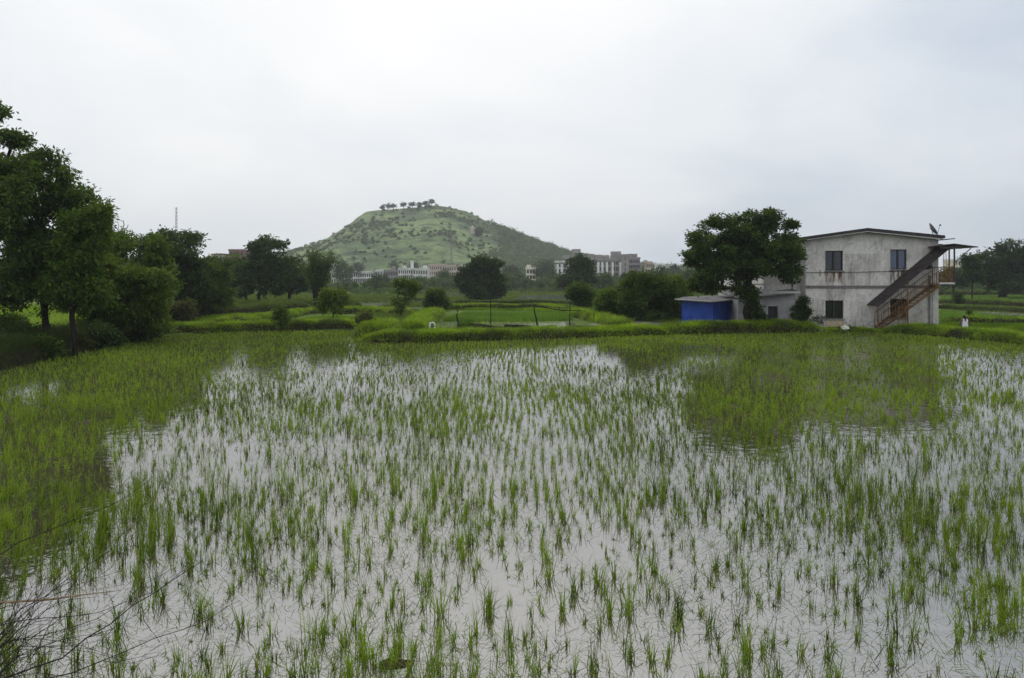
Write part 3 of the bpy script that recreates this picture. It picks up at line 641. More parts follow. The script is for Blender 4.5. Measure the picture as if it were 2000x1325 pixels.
# vase shaped bamboo clump
def vase(name, label, Y, px, top, base_py, wtop, wbase, mat):
    bx = XP(px, Y); bz = gz(bx, Y); root = thing(name, label, 'bamboo', (bx, Y, bz)); k = Y / F
    H = (base_py - top) * k; b_ = MB(); cl = []
    for i in range(46):
        a = rng.uniform(0, 6.28); r0 = wbase * k * rng.random() ** .5; r1 = wtop * k * rng.random() ** .6; h = H * rng.uniform(.72, 1.02)
        p = [(r0 * math.cos(a), r0 * math.sin(a), -.1)]
        for u_ in (.35, .65, .85, 1.0): rr = r0 + (r1 - r0) * u_ ** 2.2; p.append((rr * math.cos(a), rr * math.sin(a), h * u_))
        b_.tube(p, [.05, .045, .035, .022, .01], 5)
        for u_ in rng.uniform(.42, 1.0, 10): rr = r0 + (r1 - r0) * u_ ** 2.2; cl.append((rr * math.cos(a), rr * math.sin(a), h * u_))
    b_.build('stem', M_bark, root)
    V, Q, tt = leaves(np.array(cl), .45, 26, .32, .9, .1, .2); mesh_np('crown', V, Q, mat, root, tt)
    return root
vase('bamboo_clump', 'vase shaped bamboo clump narrowing to a dark stem bundle beside the white flats', 88, 621, 492, 602, 34, 9, L_dark)
tree('young_tree', 'thin young tree with yellow leaves on the bank below the bamboo clump', 'tree', 57, (650, 634),
     [(650, 575, 22, 13), (640, 590, 18, 10), (664, 588, 14, 14), (630, 600, 12, 8), (655, 605, 16, 8)], (650, 600), 90, 42, .19, .34, L_yel, tr=.045, tb=.5)
tree('young_tree', 'spindly sapling at the water edge on the left grass bank', 'tree', 47.5, (549, 647),
     [(549, 606, 12, 9), (543, 618, 9, 9), (557, 622, 9, 10), (549, 634, 10, 8)], (549, 628), 50, 34, .13, .25, L_mid, tr=.03)
tree('young_tree', 'small weedy sapling near the paddy inlet', 'tree', 46, (716, 645),
     [(714, 620, 9, 8), (722, 628, 8, 8), (708, 630, 8, 7)], (716, 634), 36, 34, .13, .25, L_brown, tr=.02)
tree('feathery_tree', 'light feathery tree with several pale stems in front of the white flats', 'tree', 62, (785, 634),
     [(790, 554, 22, 10), (774, 568, 12, 10), (803, 570, 14, 9), (783, 590, 16, 8), (810, 560, 10, 7), (780, 605, 12, 6)], (786, 618), 90, 44, .15, .34, L_mid, bark=M_bark_pale, tr=.07)
tree('round_bush', 'round dark bush standing left of the dense round tree', 'bush', 76, (851, 614),
     [(852, 580, 17, 18), (843, 594, 15, 14), (862, 594, 14, 14), (852, 604, 20, 8)], (851, 600), 130, 60, .2, .42, L_dark, tr=.07)
tree('dense_tree', 'dense dark round tree standing alone below the middle of the hill', 'tree', 118, (945, 590),
     [(925, 520, 22, 22), (955, 525, 26, 22), (972, 548, 17, 26), (940, 555, 38, 26), (912, 545, 18, 26), (933, 508, 14, 12), (945, 572, 36, 12)], (945, 570), 420, 75, .34, .62, L_deep, tr=.3, shell=.5)
tree('broadleaf_tree', 'dark tree in front of the long grey apartment building', 'tree', 150, (1128, 566),
     [(1130, 525, 24, 20), (1118, 545, 28, 14), (1148, 540, 16, 18), (1103, 550, 16, 12), (1140, 515, 14, 10)], (1128, 556), 240, 60, .5, .9, L_deep, tr=.3)
tree('bushy_tree', 'bushy tree with bare lower stems beside the grey mud flat', 'tree', 72, (1135, 620),
     [(1133, 570, 22, 14), (1122, 582, 14, 12), (1150, 578, 14, 11), (1140, 592, 14, 8)], (1136, 604), 120, 60, .22, .42, L_dark, tr=.09)
tree('bushy_tree', 'middle sized tree at the left end of the thicket before the blue shed', 'tree', 60, (1216, 636),
     [(1200, 580, 28, 16), (1185, 598, 20, 18), (1225, 570, 22, 18), (1210, 605, 26, 18)], (1216, 616), 260, 70, .19, .42, L_mid, tr=.12)
tree('bushy_tree', 'widest green tree of the thicket, leaning toward the blue shed', 'tree', 58, (1262, 638),
     [(1262, 562, 42, 24), (1290, 575, 34, 28), (1245, 590, 36, 24), (1305, 600, 24, 24), (1270, 610, 40, 22), (1240, 548, 22, 14), (1235, 625, 22, 12)], (1262, 612), 520, 75, .19, .42, L_dark, tr=.16)
tree('bushy_tree', 'yellowish scrubby tree between the thicket and the blue shed', 'tree', 62, (1318, 632),
     [(1318, 560, 22, 18), (1330, 585, 16, 20), (1310, 610, 20, 18)], (1318, 610), 170, 65, .2, .4, L_yel, tr=.08, tb=.25)
tree('mango_tree', 'large spreading tree shading the blue shed beside the white house', 'tree', 48.6, (1462, 640),
     [(1405, 432, 30, 12), (1380, 470, 36, 18), (1430, 445, 34, 24), (1420, 490, 55, 30), (1362, 500, 26, 18), (1465, 422, 14, 12), (1492, 440, 34, 24), (1508, 420, 18, 14), (1545, 438, 12, 10),
      (1530, 475, 40, 20), (1500, 490, 50, 24), (1548, 500, 22, 16), (1535, 535, 24, 18), (1560, 530, 10, 12), (1460, 520, 45, 28), (1400, 530, 40, 22), (1370, 555, 28, 14), (1375, 520, 30, 14), (1400, 565, 26, 12),
      (1455, 565, 32, 20), (1455, 465, 38, 22), (1462, 430, 20, 14), (1440, 500, 40, 24)], (1460, 600), 680, 80, .18, .34, L_dark, tr=.24, shell=.3, tb=.36)
tree('climbing_shrub', 'leafy creeper covering the foot of the large tree by the annex', 'shrub', 48.4, (1478, 640),
     [(1478, 615, 11, 18), (1490, 628, 10, 11), (1468, 600, 7, 18)], (1478, 628), 60, 55, .13, .24, L_deep, tr=.04)
tree('corner_bush', 'small upright bush at the left corner of the white house', 'bush', 48.9, (1562, 640),
     [(1568, 592, 9, 10), (1556, 605, 11, 12), (1572, 608, 7, 10), (1560, 622, 12, 9)], (1562, 628), 90, 46, .13, .24, L_deep, tr=.03)
tree('dry_weed', 'thin straggly dry weed against the foot of the white house', 'weed', 49.2, (1597, 641),
     [(1590, 622, 10, 10), (1604, 624, 10, 9)], (1597, 635), 40, 8, .1, .15, L_brown, tr=.012)
tree('broadleaf_tree', 'big dark tree with a massive trunk at the right frame edge', 'tree', 128, (1957, 578),
     [(1950, 500, 34, 22), (1985, 490, 34, 20), (1925, 510, 24, 18), (2020, 500, 36, 28), (1960, 530, 44, 24), (2000, 535, 44, 26), (1915, 530, 16, 14), (2040, 540, 40, 28), (1970, 555, 50, 14)], (1962, 562), 460, 65, .42, .8, L_deep, tr=.62)
tree('slim_tree', 'slim tree with a bare stem behind the stair landing', 'tree', 112, (1899, 588),
     [(1900, 520, 14, 14), (1890, 535, 12, 10), (1908, 538, 12, 9), (1893, 508, 10, 8)], (1899, 556), 100, 50, .34, .55, L_far, tr=.1)
tree('bushy_tree', 'low hazy round tree seen under the stair landing roof', 'tree', 150, (1862, 572),
     [(1862, 540, 20, 14), (1845, 545, 16, 12), (1880, 545, 14, 12)], (1862, 562), 120, 50, .5, .9, L_far, tr=.15)
tree('field_sapling', 'tiny conical sapling standing in the green plot beyond the person', 'tree', 58, (1894, 634),
     [(1894, 622, 5, 9), (1894, 612, 3, 6)], (1894, 626), 22, 26, .1, .16, L_dark, tr=.015)
tree('field_sapling', 'small dark bush on the far bank right of the house wall', 'tree', 96, (1872, 594),
     [(1872, 583, 7, 8), (1869, 577, 4, 5)], (1872, 588), 26, 30, .22, .4, L_deep, tr=.03)
# posts and low plants behind the main bank
tree('round_bush', 'low leafy green plant beside the black posts on the main bank', 'bush', 46.5, (912, 648),
     [(908, 637, 12, 7), (922, 639, 10, 6)], (912, 644), 46, 44, .14, .22, L_mid, tr=.02, tb=.6)
tree('thorn_bush', 'leafless grey thorn bush left of the slim mast post', 'bush', 70, (1105, 615),
     [(1105, 596, 10, 14)], (1105, 608), 60, 0, .1, .2, L_mid, bark=M_bark_pale, tr=.04, leafy=0)
for px_, py_, Y_, w_, lab in ((60, 655, 35.5, 60, 'dark bushes filling the space behind the thick leaning trunk'), (175, 655, 37, 55, 'dark bushes behind the straight slender trunk'), (-40, 690, 31, 60, 'dark bush mass under the tree at the left frame edge')):
    tree('bank_bush', lab, 'bush', Y_, (px_, py_ + 15), [(px_, py_, w_, 20), (px_ + 20, py_ + 12, w_ * .8, 14)], (px_, py_ + 8), 200, 65, .15, .34, L_deep, tr=.03)
# scrub along the left bank
for i, (px, py, Y, r_) in enumerate([(30, 680, 33, 26), (80, 690, 31.5, 20), (130, 676, 35, 22), (190, 668, 37.5, 24), (250, 662, 40.5, 20), (285, 655, 43, 14), (-30, 700, 30, 30), (10, 640, 38, 20)]):
    tree('bank_scrub', ['dark weedy scrub left of the thick leaning trunk', 'dark scrub in front of the thick leaning trunk', 'dark scrub between the two left trunks', 'dark scrub right of the straight slender trunk',
                        'scrub under the yellow-green corner tree', 'last scrub bush at the inner paddy corner', 'scrub at the extreme left where the bank leaves the frame', 'bush at the edge of the bright field behind the left trees'][i],
         'scrub', Y, (px, py), [(px, py - 10, r_ * 1.3, r_ * .8), (px + r_ * .6, py - 2, r_ * .9, r_ * .6)], (px, py), 130, 60, .15, .3, [L_deep, L_dark, L_brown][i % 3], tr=.03, group='scrub along the left bank')

# ------------------------------------------------------------------ hill
sil = np.array([(200, 545), (300, 538), (400, 525), (480, 510), (560, 494), (600, 480), (640, 465), (668, 448), (685, 437), (700, 424), (715, 414), (740, 410), (790, 406), (850, 402), (875, 404), (910, 412), (945, 430), (985, 448),
                (1010, 459), (1050, 474), (1100, 489), (1112, 497), (1160, 505), (1250, 520), (1400, 530), (1700, 538), (2100, 535), (2600, 545)], float)
YR = 720.0
def hill_h(x, y):
    pxs = HX + F * x / YR; top = ZP(np.interp(pxs, sil[:, 0], sil[:, 1]), YR)
    base = 1.5
    t_ = np.where(y < YR, (y - 450) / (YR - 450), 1 - (y - YR) / 420); t_ = np.clip(t_, 0, 1)
    # plateau then slope; steeper near the top
    pr = np.where(y < YR, t_ ** 1.25, t_ ** .8)
    gull = (fbm(x * .018 + 3, y * .010, 4) - .47) * 16 * np.sin(np.pi * np.clip(t_, 0, 1)) ** .8
    h = base + np.maximum(top - base, 0) * pr + gull * np.clip((top - base) / 60, 0, 1)
    st = 5.2; q = h / st + .35 * (fbm(x * .01, y * .01) - .5) * 2; fr = q - np.floor(q); h = h + (sstep(.0, 1, fr) - fr) * st * .55 * np.clip((top - base) / 50, 0, 1) * (y < YR)
    h = h + 1.6 * (fbm(x * .07, y * .07, 4) - .47) * np.clip((top - base) / 40, 0, 1)
    return h
hx = np.arange(-420, 760, 2.6); hy = np.arange(448, 1140, 3.0); HXX, HYY = np.meshgrid(hx, hy)
HZ = hill_h(HXX.ravel(), HYY.ravel()); HZ = HZ.reshape(HXX.shape); HZ[0] -= 6; HZ[-1] -= 60; HZ[:, 0] -= 30; HZ[:, -1] -= 30; HZ = HZ.ravel()
hi_ = np.arange(HXX.size).reshape(HXX.shape)
hq = np.stack([hi_[:-1, :-1].ravel(), hi_[:-1, 1:].ravel(), hi_[1:, 1:].ravel(), hi_[1:, :-1].ravel()], 1)
t = NT('hill_mat'); v = t.coord('Object'); n = t.noise(v, 0.02, 6, .62); n2 = t.noise(t.coord('Object', (1, 1, 5)), .05, 6, .7); n3 = t.noise(t.coord('Object', (.7, .7, 2.5)), .35, 5, .75)
col = t.mix(t.mr(n, .40, .60), (0.105, 0.155, 0.068), (0.225, 0.300, 0.120))
col = t.mix(t.mr(n2, .50, .60, 0, .85), col, (0.055, 0.072, 0.040)); n4 = t.noise(v, .12, 5, .75); col = t.mix(t.mr(n4, .48, .62, 0, .8), col, (0.060, 0.085, 0.042))
geo = t.n('ShaderNodeNewGeometry'); sx = t.n('ShaderNodeSeparateXYZ'); t.l(geo.outputs['Normal'], sx.inputs[0])
col = t.mix(t.mr(sx.outputs[2], .80, .62), col, (0.085, 0.078, 0.055))
col = t.mix(t.mr(n3, .55, .72, 0, .6), col, (0.04, 0.06, 0.03))
M_hill = t.done(t.pbsdf(col, .95, .1, normal=t.bump(n3, 1.0, 1.2)))
tag(mesh_np('hill', np.stack([HXX.ravel(), HYY.ravel(), HZ], 1), hq, M_hill, smooth=True), kind='structure')
def hz1(x, y): return float(hill_h(np.array([x]), np.array([y]))[0])

def crowns(P, rad, per, size, tb=None, flat=.7):
    """many small crowns/shrubs as leaf clumps: P (n,3) centres"""
    n = len(P); ks = 7; sub = np.repeat(P, ks, 0) + rng.normal(0, .45, (n * ks, 3)) * np.repeat(rad, ks)[:, None] * np.array([1, 1, .75])
    rr = np.repeat(rad, ks) * .5
    tb_ = np.repeat(np.clip(rng.normal(.45, .22, n), 0, 1), ks) + rng.normal(0, .08, n * ks)
    return leaves(sub, rr, per, size, flat, .1, .6, tbase=tb_)
# scrub on the hill: heavy on the right flank, thin elsewhere
n = 90000; x = rng.uniform(-330, 200, n); y = rng.uniform(465, 740, n); pxs = HX + F * x / y
pk = .006 + .10 * sstep(930, 1010, pxs + 40 * (fbm(x * .03, y * .03) - .5)) + .05 * sstep(1.0, 0.0, (y - 455) / 60) + .05 * (fbm(x * .025, y * .025) > .54)
k = rng.random(n) < pk; x, y = x[k], y[k]; rs = rng.uniform(.35, 1.0, len(x)) * (1 + 1.5 * (HX + F * x / y > 960))
big_ = (HX + F * x / y > 950) & (rng.random(len(x)) < .25); rs = np.where(big_, rng.uniform(2.2, 3.8, len(x)), rs)
z = hill_h(x, y)
acc = Acc(); acc.add(*crowns(np.stack([x, y, z + rs * .55], 1), rs, 9, 1.25))
L_scrub = leafmat('leaf_scrub', (0.036, 0.060, 0.028), (0.165, 0.225, 0.088), 0.2)
tag(acc.build('hillside_scrub', L_scrub), 'dark scrub and small trees dotting the hill, thickest on its right flank', 'scrub', kind='stuff')

# trees on the summit
def small_tree(name, label, cat, x, y, z, h, r_, mat, group=None, ncl=26, per=26, leaf=.7, stem=.35, tr=.3, flat=.5):
    root = thing(name, label, cat, (x, y, z), group)
    d = rng.normal(0, 1, (ncl, 3)); d /= np.linalg.norm(d, axis=1)[:, None]
    T = d * np.array([r_, r_, h * (1 - stem) * .5]) * rng.uniform(.4, 1, (ncl, 1)) + np.array([0, 0, h * (1 + stem) * .5])
    N, par, rad = skeleton((0, 0, -.4), (rng.normal(0, .3), 0, h * stem), T)
    V, Q = limb_mesh(N, par, rad, 5, tr, rmin=.05 * h / 8); mesh_np('trunk', V, Q, M_bark, root)
    V, Q, tt = leaves(T, r_ * .32, per, leaf, flat, .1, .55); mesh_np('crown', V, Q, mat, root, tt)
    return root
words = ['leftmost small tree on the hill summit', 'first wide umbrella tree on the summit, left side', 'second umbrella tree on the summit touching the first', 'summit tree standing alone with a clear bare trunk',
         'round topped summit tree right of the lone one', 'small thin summit tree in the middle gap', 'summit tree at the foot of the right pair', 'highest tree on the right end of the summit']
for i, (px, topy, w_, by) in enumerate([(747, 401, 9, 412), (757, 397, 15, 412), (769, 397, 12, 411), (788, 394, 13, 410), (805, 394, 15, 409), (819, 395, 11, 408), (832, 393, 14, 407), (843, 389, 13, 405)]):
    Y = 712; x_ = XP(px, Y); z_ = hz1(x_, Y); h = max(6, ZP(topy, Y) - z_)
    small_tree('summit_tree', words[i], 'tree', x_, Y, z_, h, w_ * Y / F * .52, L_deep, 'trees on the hill summit', 34, 22, .75, .38, .32, .4)
small_tree('hillside_tree', 'dark round tree beside the small temple on the hill', 'tree', XP(934, 640), 640, hz1(XP(934, 640), 640) - 1, 9.5, 4.2, L_deep, None, 50, 50, .8, .15, .4)

# ------------------------------------------------------------------ woodland at the foot of the hill
acc = Acc(); acc2 = Acc()
n = 1500; y = rng.uniform(190, 470, n) ; pxs = rng.uniform(-300, 2400, n); x = XP(pxs, y)
top_px = np.interp(pxs, [0, 380, 440, 600, 660, 840, 900, 1000, 1090, 1200, 1280, 1400, 1600, 1850, 2000, 2300], [495, 505, 512, 520, 545, 545, 530, 528, 530, 538, 530, 522, 520, 528, 522, 520])
front = np.interp(pxs, [0, 380, 420, 630, 642, 838, 840, 900, 1015, 1020, 1056, 1062, 1080, 1255, 1260, 1400, 1860, 2300], [500, 505, 530, 530, 554, 552, 540, 540, 532, 549, 549, 532, 543, 541, 533, 526, 536, 530])
top_px = np.where(y < 436, np.maximum(front, top_px), top_px)
gzv = ground_z(x, y); hmax = ZP(top_px, y) - gzv
hh = np.minimum(rng.uniform(3, 8.5, n), np.maximum(hmax, 1.2)); rr = np.clip(hh * .42, .8, 3.6)
clear = (fbm(x * .02 + 4, y * .02) < .36) & (y < 260); k = (~clear) & (hmax > 1.0)
x, y, gzv, hh, rr = x[k], y[k], gzv[k], hh[k], rr[k]
lt = rng.random(len(x)) < .4
for s_, A_ in ((~lt, acc), (lt, acc2)):
    P = np.stack([x, y, gzv + hh - rr * .8], 1)[s_]; A_.add(*crowns(P, rr[s_], 14, .75))
    P = np.stack([x, y, gzv + (hh - rr) * .4], 1)[s_]; A_.add(*crowns(P, rr[s_] * .9, 9, .75))
# low scrub from 130 m on
n = 1500; y = rng.uniform(140, 300, n); x = XP(rng.uniform(-200, 2300, n), y); k = fbm(x * .04, y * .04) > .50; x, y = x[k], y[k]
rs = rng.uniform(.5, 1.4, len(x)); acc2.add(*crowns(np.stack([x, y, ground_z(x, y) + rs * .6], 1), rs, 9, .45))
tag(acc.build('woodland', L_far), 'far dark belt of trees below the hill', 'woodland', kind='stuff')
tag(acc2.build('pale_woodland', L_far_light), 'lighter green trees and bushes mixed through the far belt', 'woodland', kind='stuff')
# individual trees that stand out of the belt
spec = [(668, 505, 555, 20, 300, L_far_light, 'pale feathery tree in front of the left end of the white flats'), (738, 538, 572, 22, 230, L_deep, 'round dark tree below the white flats'),
        (820, 545, 575, 16, 240, L_deep, 'dark tree under the right end of the white flats'), (700, 512, 545, 14, 430, L_far, 'tree rising behind the white flats, left one'), (770, 508, 545, 16, 470, L_far, 'tree rising behind the white flats, middle one'),
        (808, 510, 545, 12, 470, L_far, 'tree rising behind the white flats, right one'), (870, 528, 568, 20, 280, L_far, 'bush-like tree under the pinkish building'), (1000, 515, 560, 16, 330, L_far, 'tree right behind the dense round tree'),
        (1065, 505, 556, 24, 330, L_far, 'wide tree left of the long grey apartments'), (1030, 548, 572, 12, 230, L_far_light, 'low pale tree below the small white house'), (1085, 540, 566, 14, 240, L_far, 'small dark tree left of the mango coloured wall'),
        (1180, 530, 575, 22, 210, L_far_light, 'light olive tree in front of the apartments'), (1224, 532, 566, 12, 215, L_deep, 'compact dark tree under the right wing of the apartments'), (1150, 490, 530, 12, 470, L_far, 'tree beside the concrete water tower'),
        (1290, 520, 565, 22, 200, L_far_light, 'bright hazy tree left of the large spreading tree'), (1350, 525, 570, 24, 190, L_far_light, 'hazy tree glimpsed under the large spreading tree'), (440, 508, 560, 18, 260, L_far, 'tree below the brick building, left side'),
        (470, 512, 560, 14, 250, L_far, 'tree below the brick building, right side'), (1318, 515, 540, 10, 380, L_far, 'distant tree at the end of the village houses'), (1262, 510, 540, 8, 430, L_far, 'distant tree touching the right end of the apartments')]
for px, tp, bp, w_, Y, m_, lab in spec:
    x_ = XP(px, Y); z_ = float(ground_z(x_, Y)[0]) if Y < 460 else hz1(x_, Y); z_ = min(z_, ZP(bp, Y)) if Y < 460 else z_
    z_ = float(ground_z(x_, Y)[0])
    small_tree('belt_tree', lab, 'tree', x_, Y, z_, max(3.5, ZP(tp, Y) - z_), w_ * Y / F, m_, 'trees standing out of the far belt', 44, 40, .55 if Y < 300 else .8, .12, .25, .7)

# ------------------------------------------------------------------ buildings
M_white = simple('far_white_plaster', (0.52, 0.51, 0.49), (0.74, 0.73, 0.70), .3, .9, .2, .1)
M_grey = simple('far_grey_concrete', (0.24, 0.215, 0.21), (0.32, 0.29, 0.285), .3, .9, .2, .1)
M_pink = simple('far_pink_plaster', (0.50, 0.40, 0.34), (0.58, 0.48, 0.42), .3, .9, .2, .1)
M_brick = simple('far_brick', (0.16, 0.070, 0.060), (0.24, 0.10, 0.085), .5, .9, .2, .1)
M_pane = simple('dark_opening', (0.008, 0.008, 0.010), (0.02, 0.02, 0.022), 1, .6, .2)
M_cream = simple('far_cream', (0.60, 0.52, 0.38), (0.70, 0.62, 0.46), .3, .9, .2, .1)
M_rwhite = simple('bright_white', (0.70, 0.70, 0.69), (0.80, 0.80, 0.79), .5, .8, .2, .1)
def block(name, label, x0p, x1p, topp, Y, floors, cols, wall, depth=12, trim=None, fh=3.1, winw=.45, parapet=True, base_z=None, group=None, rooms=(), balcony=False, rz=0, strips=()):
    xa, xb = XP(x0p, Y), XP(x1p, Y); zt = ZP(topp, Y); zb = (gz((xa + xb) / 2, Y) if base_z is None else base_z) - 1
    root = thing(name, label, 'building', ((xa + xb) / 2, Y, zb), group, rz); w_ = (xb - xa) / 2; H = zt - zb
    cw = 2 * w_ / cols; ww = cw * min(.75, winw * 1.35)
    # wall with real recessed openings on the front
    b_ = MB(); b_.poly([(-w_, 0, 0), (-w_, depth, 0), (-w_, depth, H), (-w_, 0, H)]); b_.poly([(w_, 0, 0), (w_, 0, H), (w_, depth, H), (w_, depth, 0)])
    b_.poly([(-w_, depth, 0), (w_, depth, 0), (w_, depth, H), (-w_, depth, H)]); b_.poly([(-w_, 0, H), (w_, 0, H), (w_, depth, H), (-w_, depth, H)])
    zs = [H - fh * (i + 1) for i in range(floors)]; wh = fh * .56; rows = [(z0 + fh * .24, z0 + fh * .28 + wh) for z0 in zs]
    cs = [(-w_ + cw * (i + .5) - ww / 2, -w_ + cw * (i + .5) + ww / 2) for i in range(cols)]
    ze = sorted([0, H] + [a for r_ in rows for a in r_]); xe = sorted([-w_, w_] + [a for c_ in cs for a in c_])
    for i in range(len(xe) - 1):
        for j in range(len(ze) - 1):
            hole = any(abs(xe[i] - c_[0]) < 1e-6 for c_ in cs) and any(abs(ze[j] - r_[0]) < 1e-6 for r_ in rows)
            if not hole: b_.poly([(xe[i], 0, ze[j]), (xe[i + 1], 0, ze[j]), (xe[i + 1], 0, ze[j + 1]), (xe[i], 0, ze[j + 1])])
            else:
                a, b, c, d = xe[i], xe[i + 1], ze[j], ze[j + 1]
                b_.poly([(a, 0, c), (b, 0, c), (b, .5, c), (a, .5, c)]); b_.poly([(a, 0, d), (b, 0, d), (b, .5, d), (a, .5, d)])
                b_.poly([(a, 0, c), (a, .5, c), (a, .5, d), (a, 0, d)]); b_.poly([(b, 0, c), (b, .5, c), (b, .5, d), (b, 0, d)])
    b_.build('wall', wall, root)
    wm = None
    for r_ in rows:
        for c_ in cs:
            if wm is None:
                o = MB().box(-ww / 2 - .02, ww / 2 + .02, 0, .05, -.02, wh + .02).build('window', M_pane, root); wm = o
            else: o = wm.copy(); C.objects.link(o); o.parent = root
            o.location = ((c_[0] + c_[1]) / 2, .45, r_[0])
    if parapet: MB().box(-w_ - .25, w_ + .25, -.3, depth + .2, H + .003, H + .9).build('parapet', trim or wall, root)
    if balcony:
        for r_ in rows[:-1] if len(rows) > 1 else rows:
            MB().box(-w_ - .05, w_ + .05, -1.1, -.003, r_[0] - fh * .28 - .12, r_[0] - fh * .28 + .55).build('balcony', trim or wall, root)
    for a in strips:
        cx_ = XP(a, Y) - (xa + xb) / 2; MB().box(cx_ - .55, cx_ + .55, -1.32, -1.15, H - 12, H - .9).build('white_wall_strip', M_rwhite, root)
    for (a, b, h_) in rooms:
        MB().box(XP(a, Y) - (xa + xb) / 2, XP(b, Y) - (xa + xb) / 2, 2, 8, H + .01, H + .9 + h_).build('roof_room', wall, root)
    return root
block('apartment_block', 'white flats, leftmost stretch beside the bamboo clump', 642, 666, 533, 430, 2, 5, M_white)
block('apartment_block', 'grey streaked flats with open balconies behind the pale feathery tree', 668, 688, 534, 433, 2, 6, M_grey, balcony=True, trim=M_white)
block('apartment_block', 'white flats of three storeys left of the round dark tree', 690, 728, 533, 428, 3, 9, M_white, balcony=True, rooms=((692, 700, 1.5),), trim=M_white)
block('apartment_block', 'short white block in the middle of the flats row', 733, 747, 530, 430, 2, 3, M_white)
block('apartment_block', 'grey stained middle stretch of the flats row', 749, 776, 530, 434, 2, 8, M_grey, rooms=((764, 768, 2),))
block('apartment_block', 'white flats with a projecting stair tower at the right of the row', 778, 806, 526.5, 428, 3, 7, M_white, rooms=((785, 790, 1.2), (801, 804.5, 4)), balcony=True, trim=M_white)
block('apartment_block', 'right end of the white flats with a blank bright side wall', 807, 835, 527, 425, 3, 6, M_white, rooms=((825, 832, 1.5),))
block('water_tank_house', 'tiny white tank room above the left flats behind the bamboo', 641, 651, 516, 460, 3, 2, M_rwhite, depth=6)
block('apartment_block', 'pinkish unfinished building with small square windows below the hill', 838, 863, 519, 470, 3, 6, M_pink, winw=.35)
block('apartment_block', 'lower pinkish wing right of the pinkish building', 863.5, 900, 520.5, 473, 2, 8, M_pink, winw=.35)
block('brick_building', 'unfinished red brick building above the left trees', 447, 475, 490.5, 400, 3, 4, M_brick, base_z=9)
block('brick_building', 'lower red brick wing beside the unfinished brick building', 475.5, 503, 494, 404, 3, 4, M_brick, base_z=9)
block('village_house', 'pale house with a dark upper floor left of the brick building', 414, 437, 499, 400, 3, 5, M_white, base_z=9, trim=M_brick)
block('village_house', 'small grey house at the far left of the village skyline', 402, 412, 507, 395, 2, 2, M_grey, base_z=9)
block('white_house', 'small cream white house with two balconies right of the dense round tree', 1028, 1046, 526, 330, 3, 3, M_cream, depth=8, balcony=True, trim=M_rwhite, fh=2.4, rooms=((1029, 1037, 1.0),))
Yc = 415
block('apartment_building', 'left wing of the long grey apartment building with white parapet', 1086, 1124, 513, Yc + 3, 3, 8, M_grey, balcony=True, trim=M_white, strips=(1089, 1097, 1110), rooms=((1101, 1115, 3.2),))
block('apartment_building', 'middle of the long grey apartment building with white window strips', 1125, 1218, 509, Yc, 5, 18, M_grey, balcony=True, trim=M_grey, strips=(1143, 1168, 1176, 1185, 1196, 1211), rooms=((1150, 1162, 2.6), (1163, 1177, 2.2), (1184, 1191, 2), (1196, 1214, 4)), depth=16)
block('apartment_building', 'blank stair tower at the corner of the long grey apartment building', 1214.5, 1228, 500, Yc - 3, 3, 1, M_grey, winw=.1, trim=M_grey)
block('apartment_building', 'receding right wing of the long grey apartment building', 1229, 1250, 506, Yc + 12, 5, 7, M_grey, balcony=True, trim=M_grey, rooms=((1230, 1237, 2), (1240, 1246, 2)))
block('village_house', 'little pinkish house at the right end of the apartments', 1262, 1274, 514, 420, 2, 3, M_pink, depth=8)
block('village_house', 'white house in the village skyline left of the large spreading tree', 1284, 1298, 518, 400, 2, 3, M_rwhite, depth=8)
block('village_house', 'low white shed roofed house at the end of the village skyline', 1302, 1316, 521, 390, 1, 3, M_white, depth=8)
block('field_hut', 'small cream hut between the scrub below the apartments', 1082, 1094, 556, 240, 1, 2, M_cream, depth=4, parapet=False, fh=2.3)
block('distant_building', 'long pale building behind the slim tree at the right', 1866, 1908, 509, 420, 3, 8, M_cream, trim=M_rwhite)
block('distant_building', 'low white building under the right hand trees', 1880, 1930, 534, 330, 1, 6, M_white, depth=8)
block('distant_building', 'pale block seen through the big tree at the right edge', 1915, 1985, 513, 430, 3, 10, M_white)
# water tower
def water_tower():
    Y = 440; x_ = XP(1125.5, Y); z_ = gz(x_, Y); root = thing('water_tower', 'dark concrete water tower on four legs behind the apartments', 'water tower', (x_, Y, z_))
    zt = ZP(487, Y) - z_; zb_ = ZP(492, Y) - z_; r_ = 1.9
    MB().box(-r_ - .5, r_ + .5, -r_, r_, zb_, zt).build('tank', M_grey, root)
    for sx_ in (-1, 1):
        for sy_ in (-1, 1): MB().tube([(sx_ * r_, sy_ * r_ * .9, -1), (sx_ * r_, sy_ * r_ * .9, zb_ - .01)], .3, 6).build('leg', M_grey, root)
    for k in (0.35, .62, .85): MB().box(-r_, r_, -r_ * .9 - .15, -r_ * .9 + .15, zb_ * k, zb_ * k + .4).build('brace', M_grey, root)
water_tower()
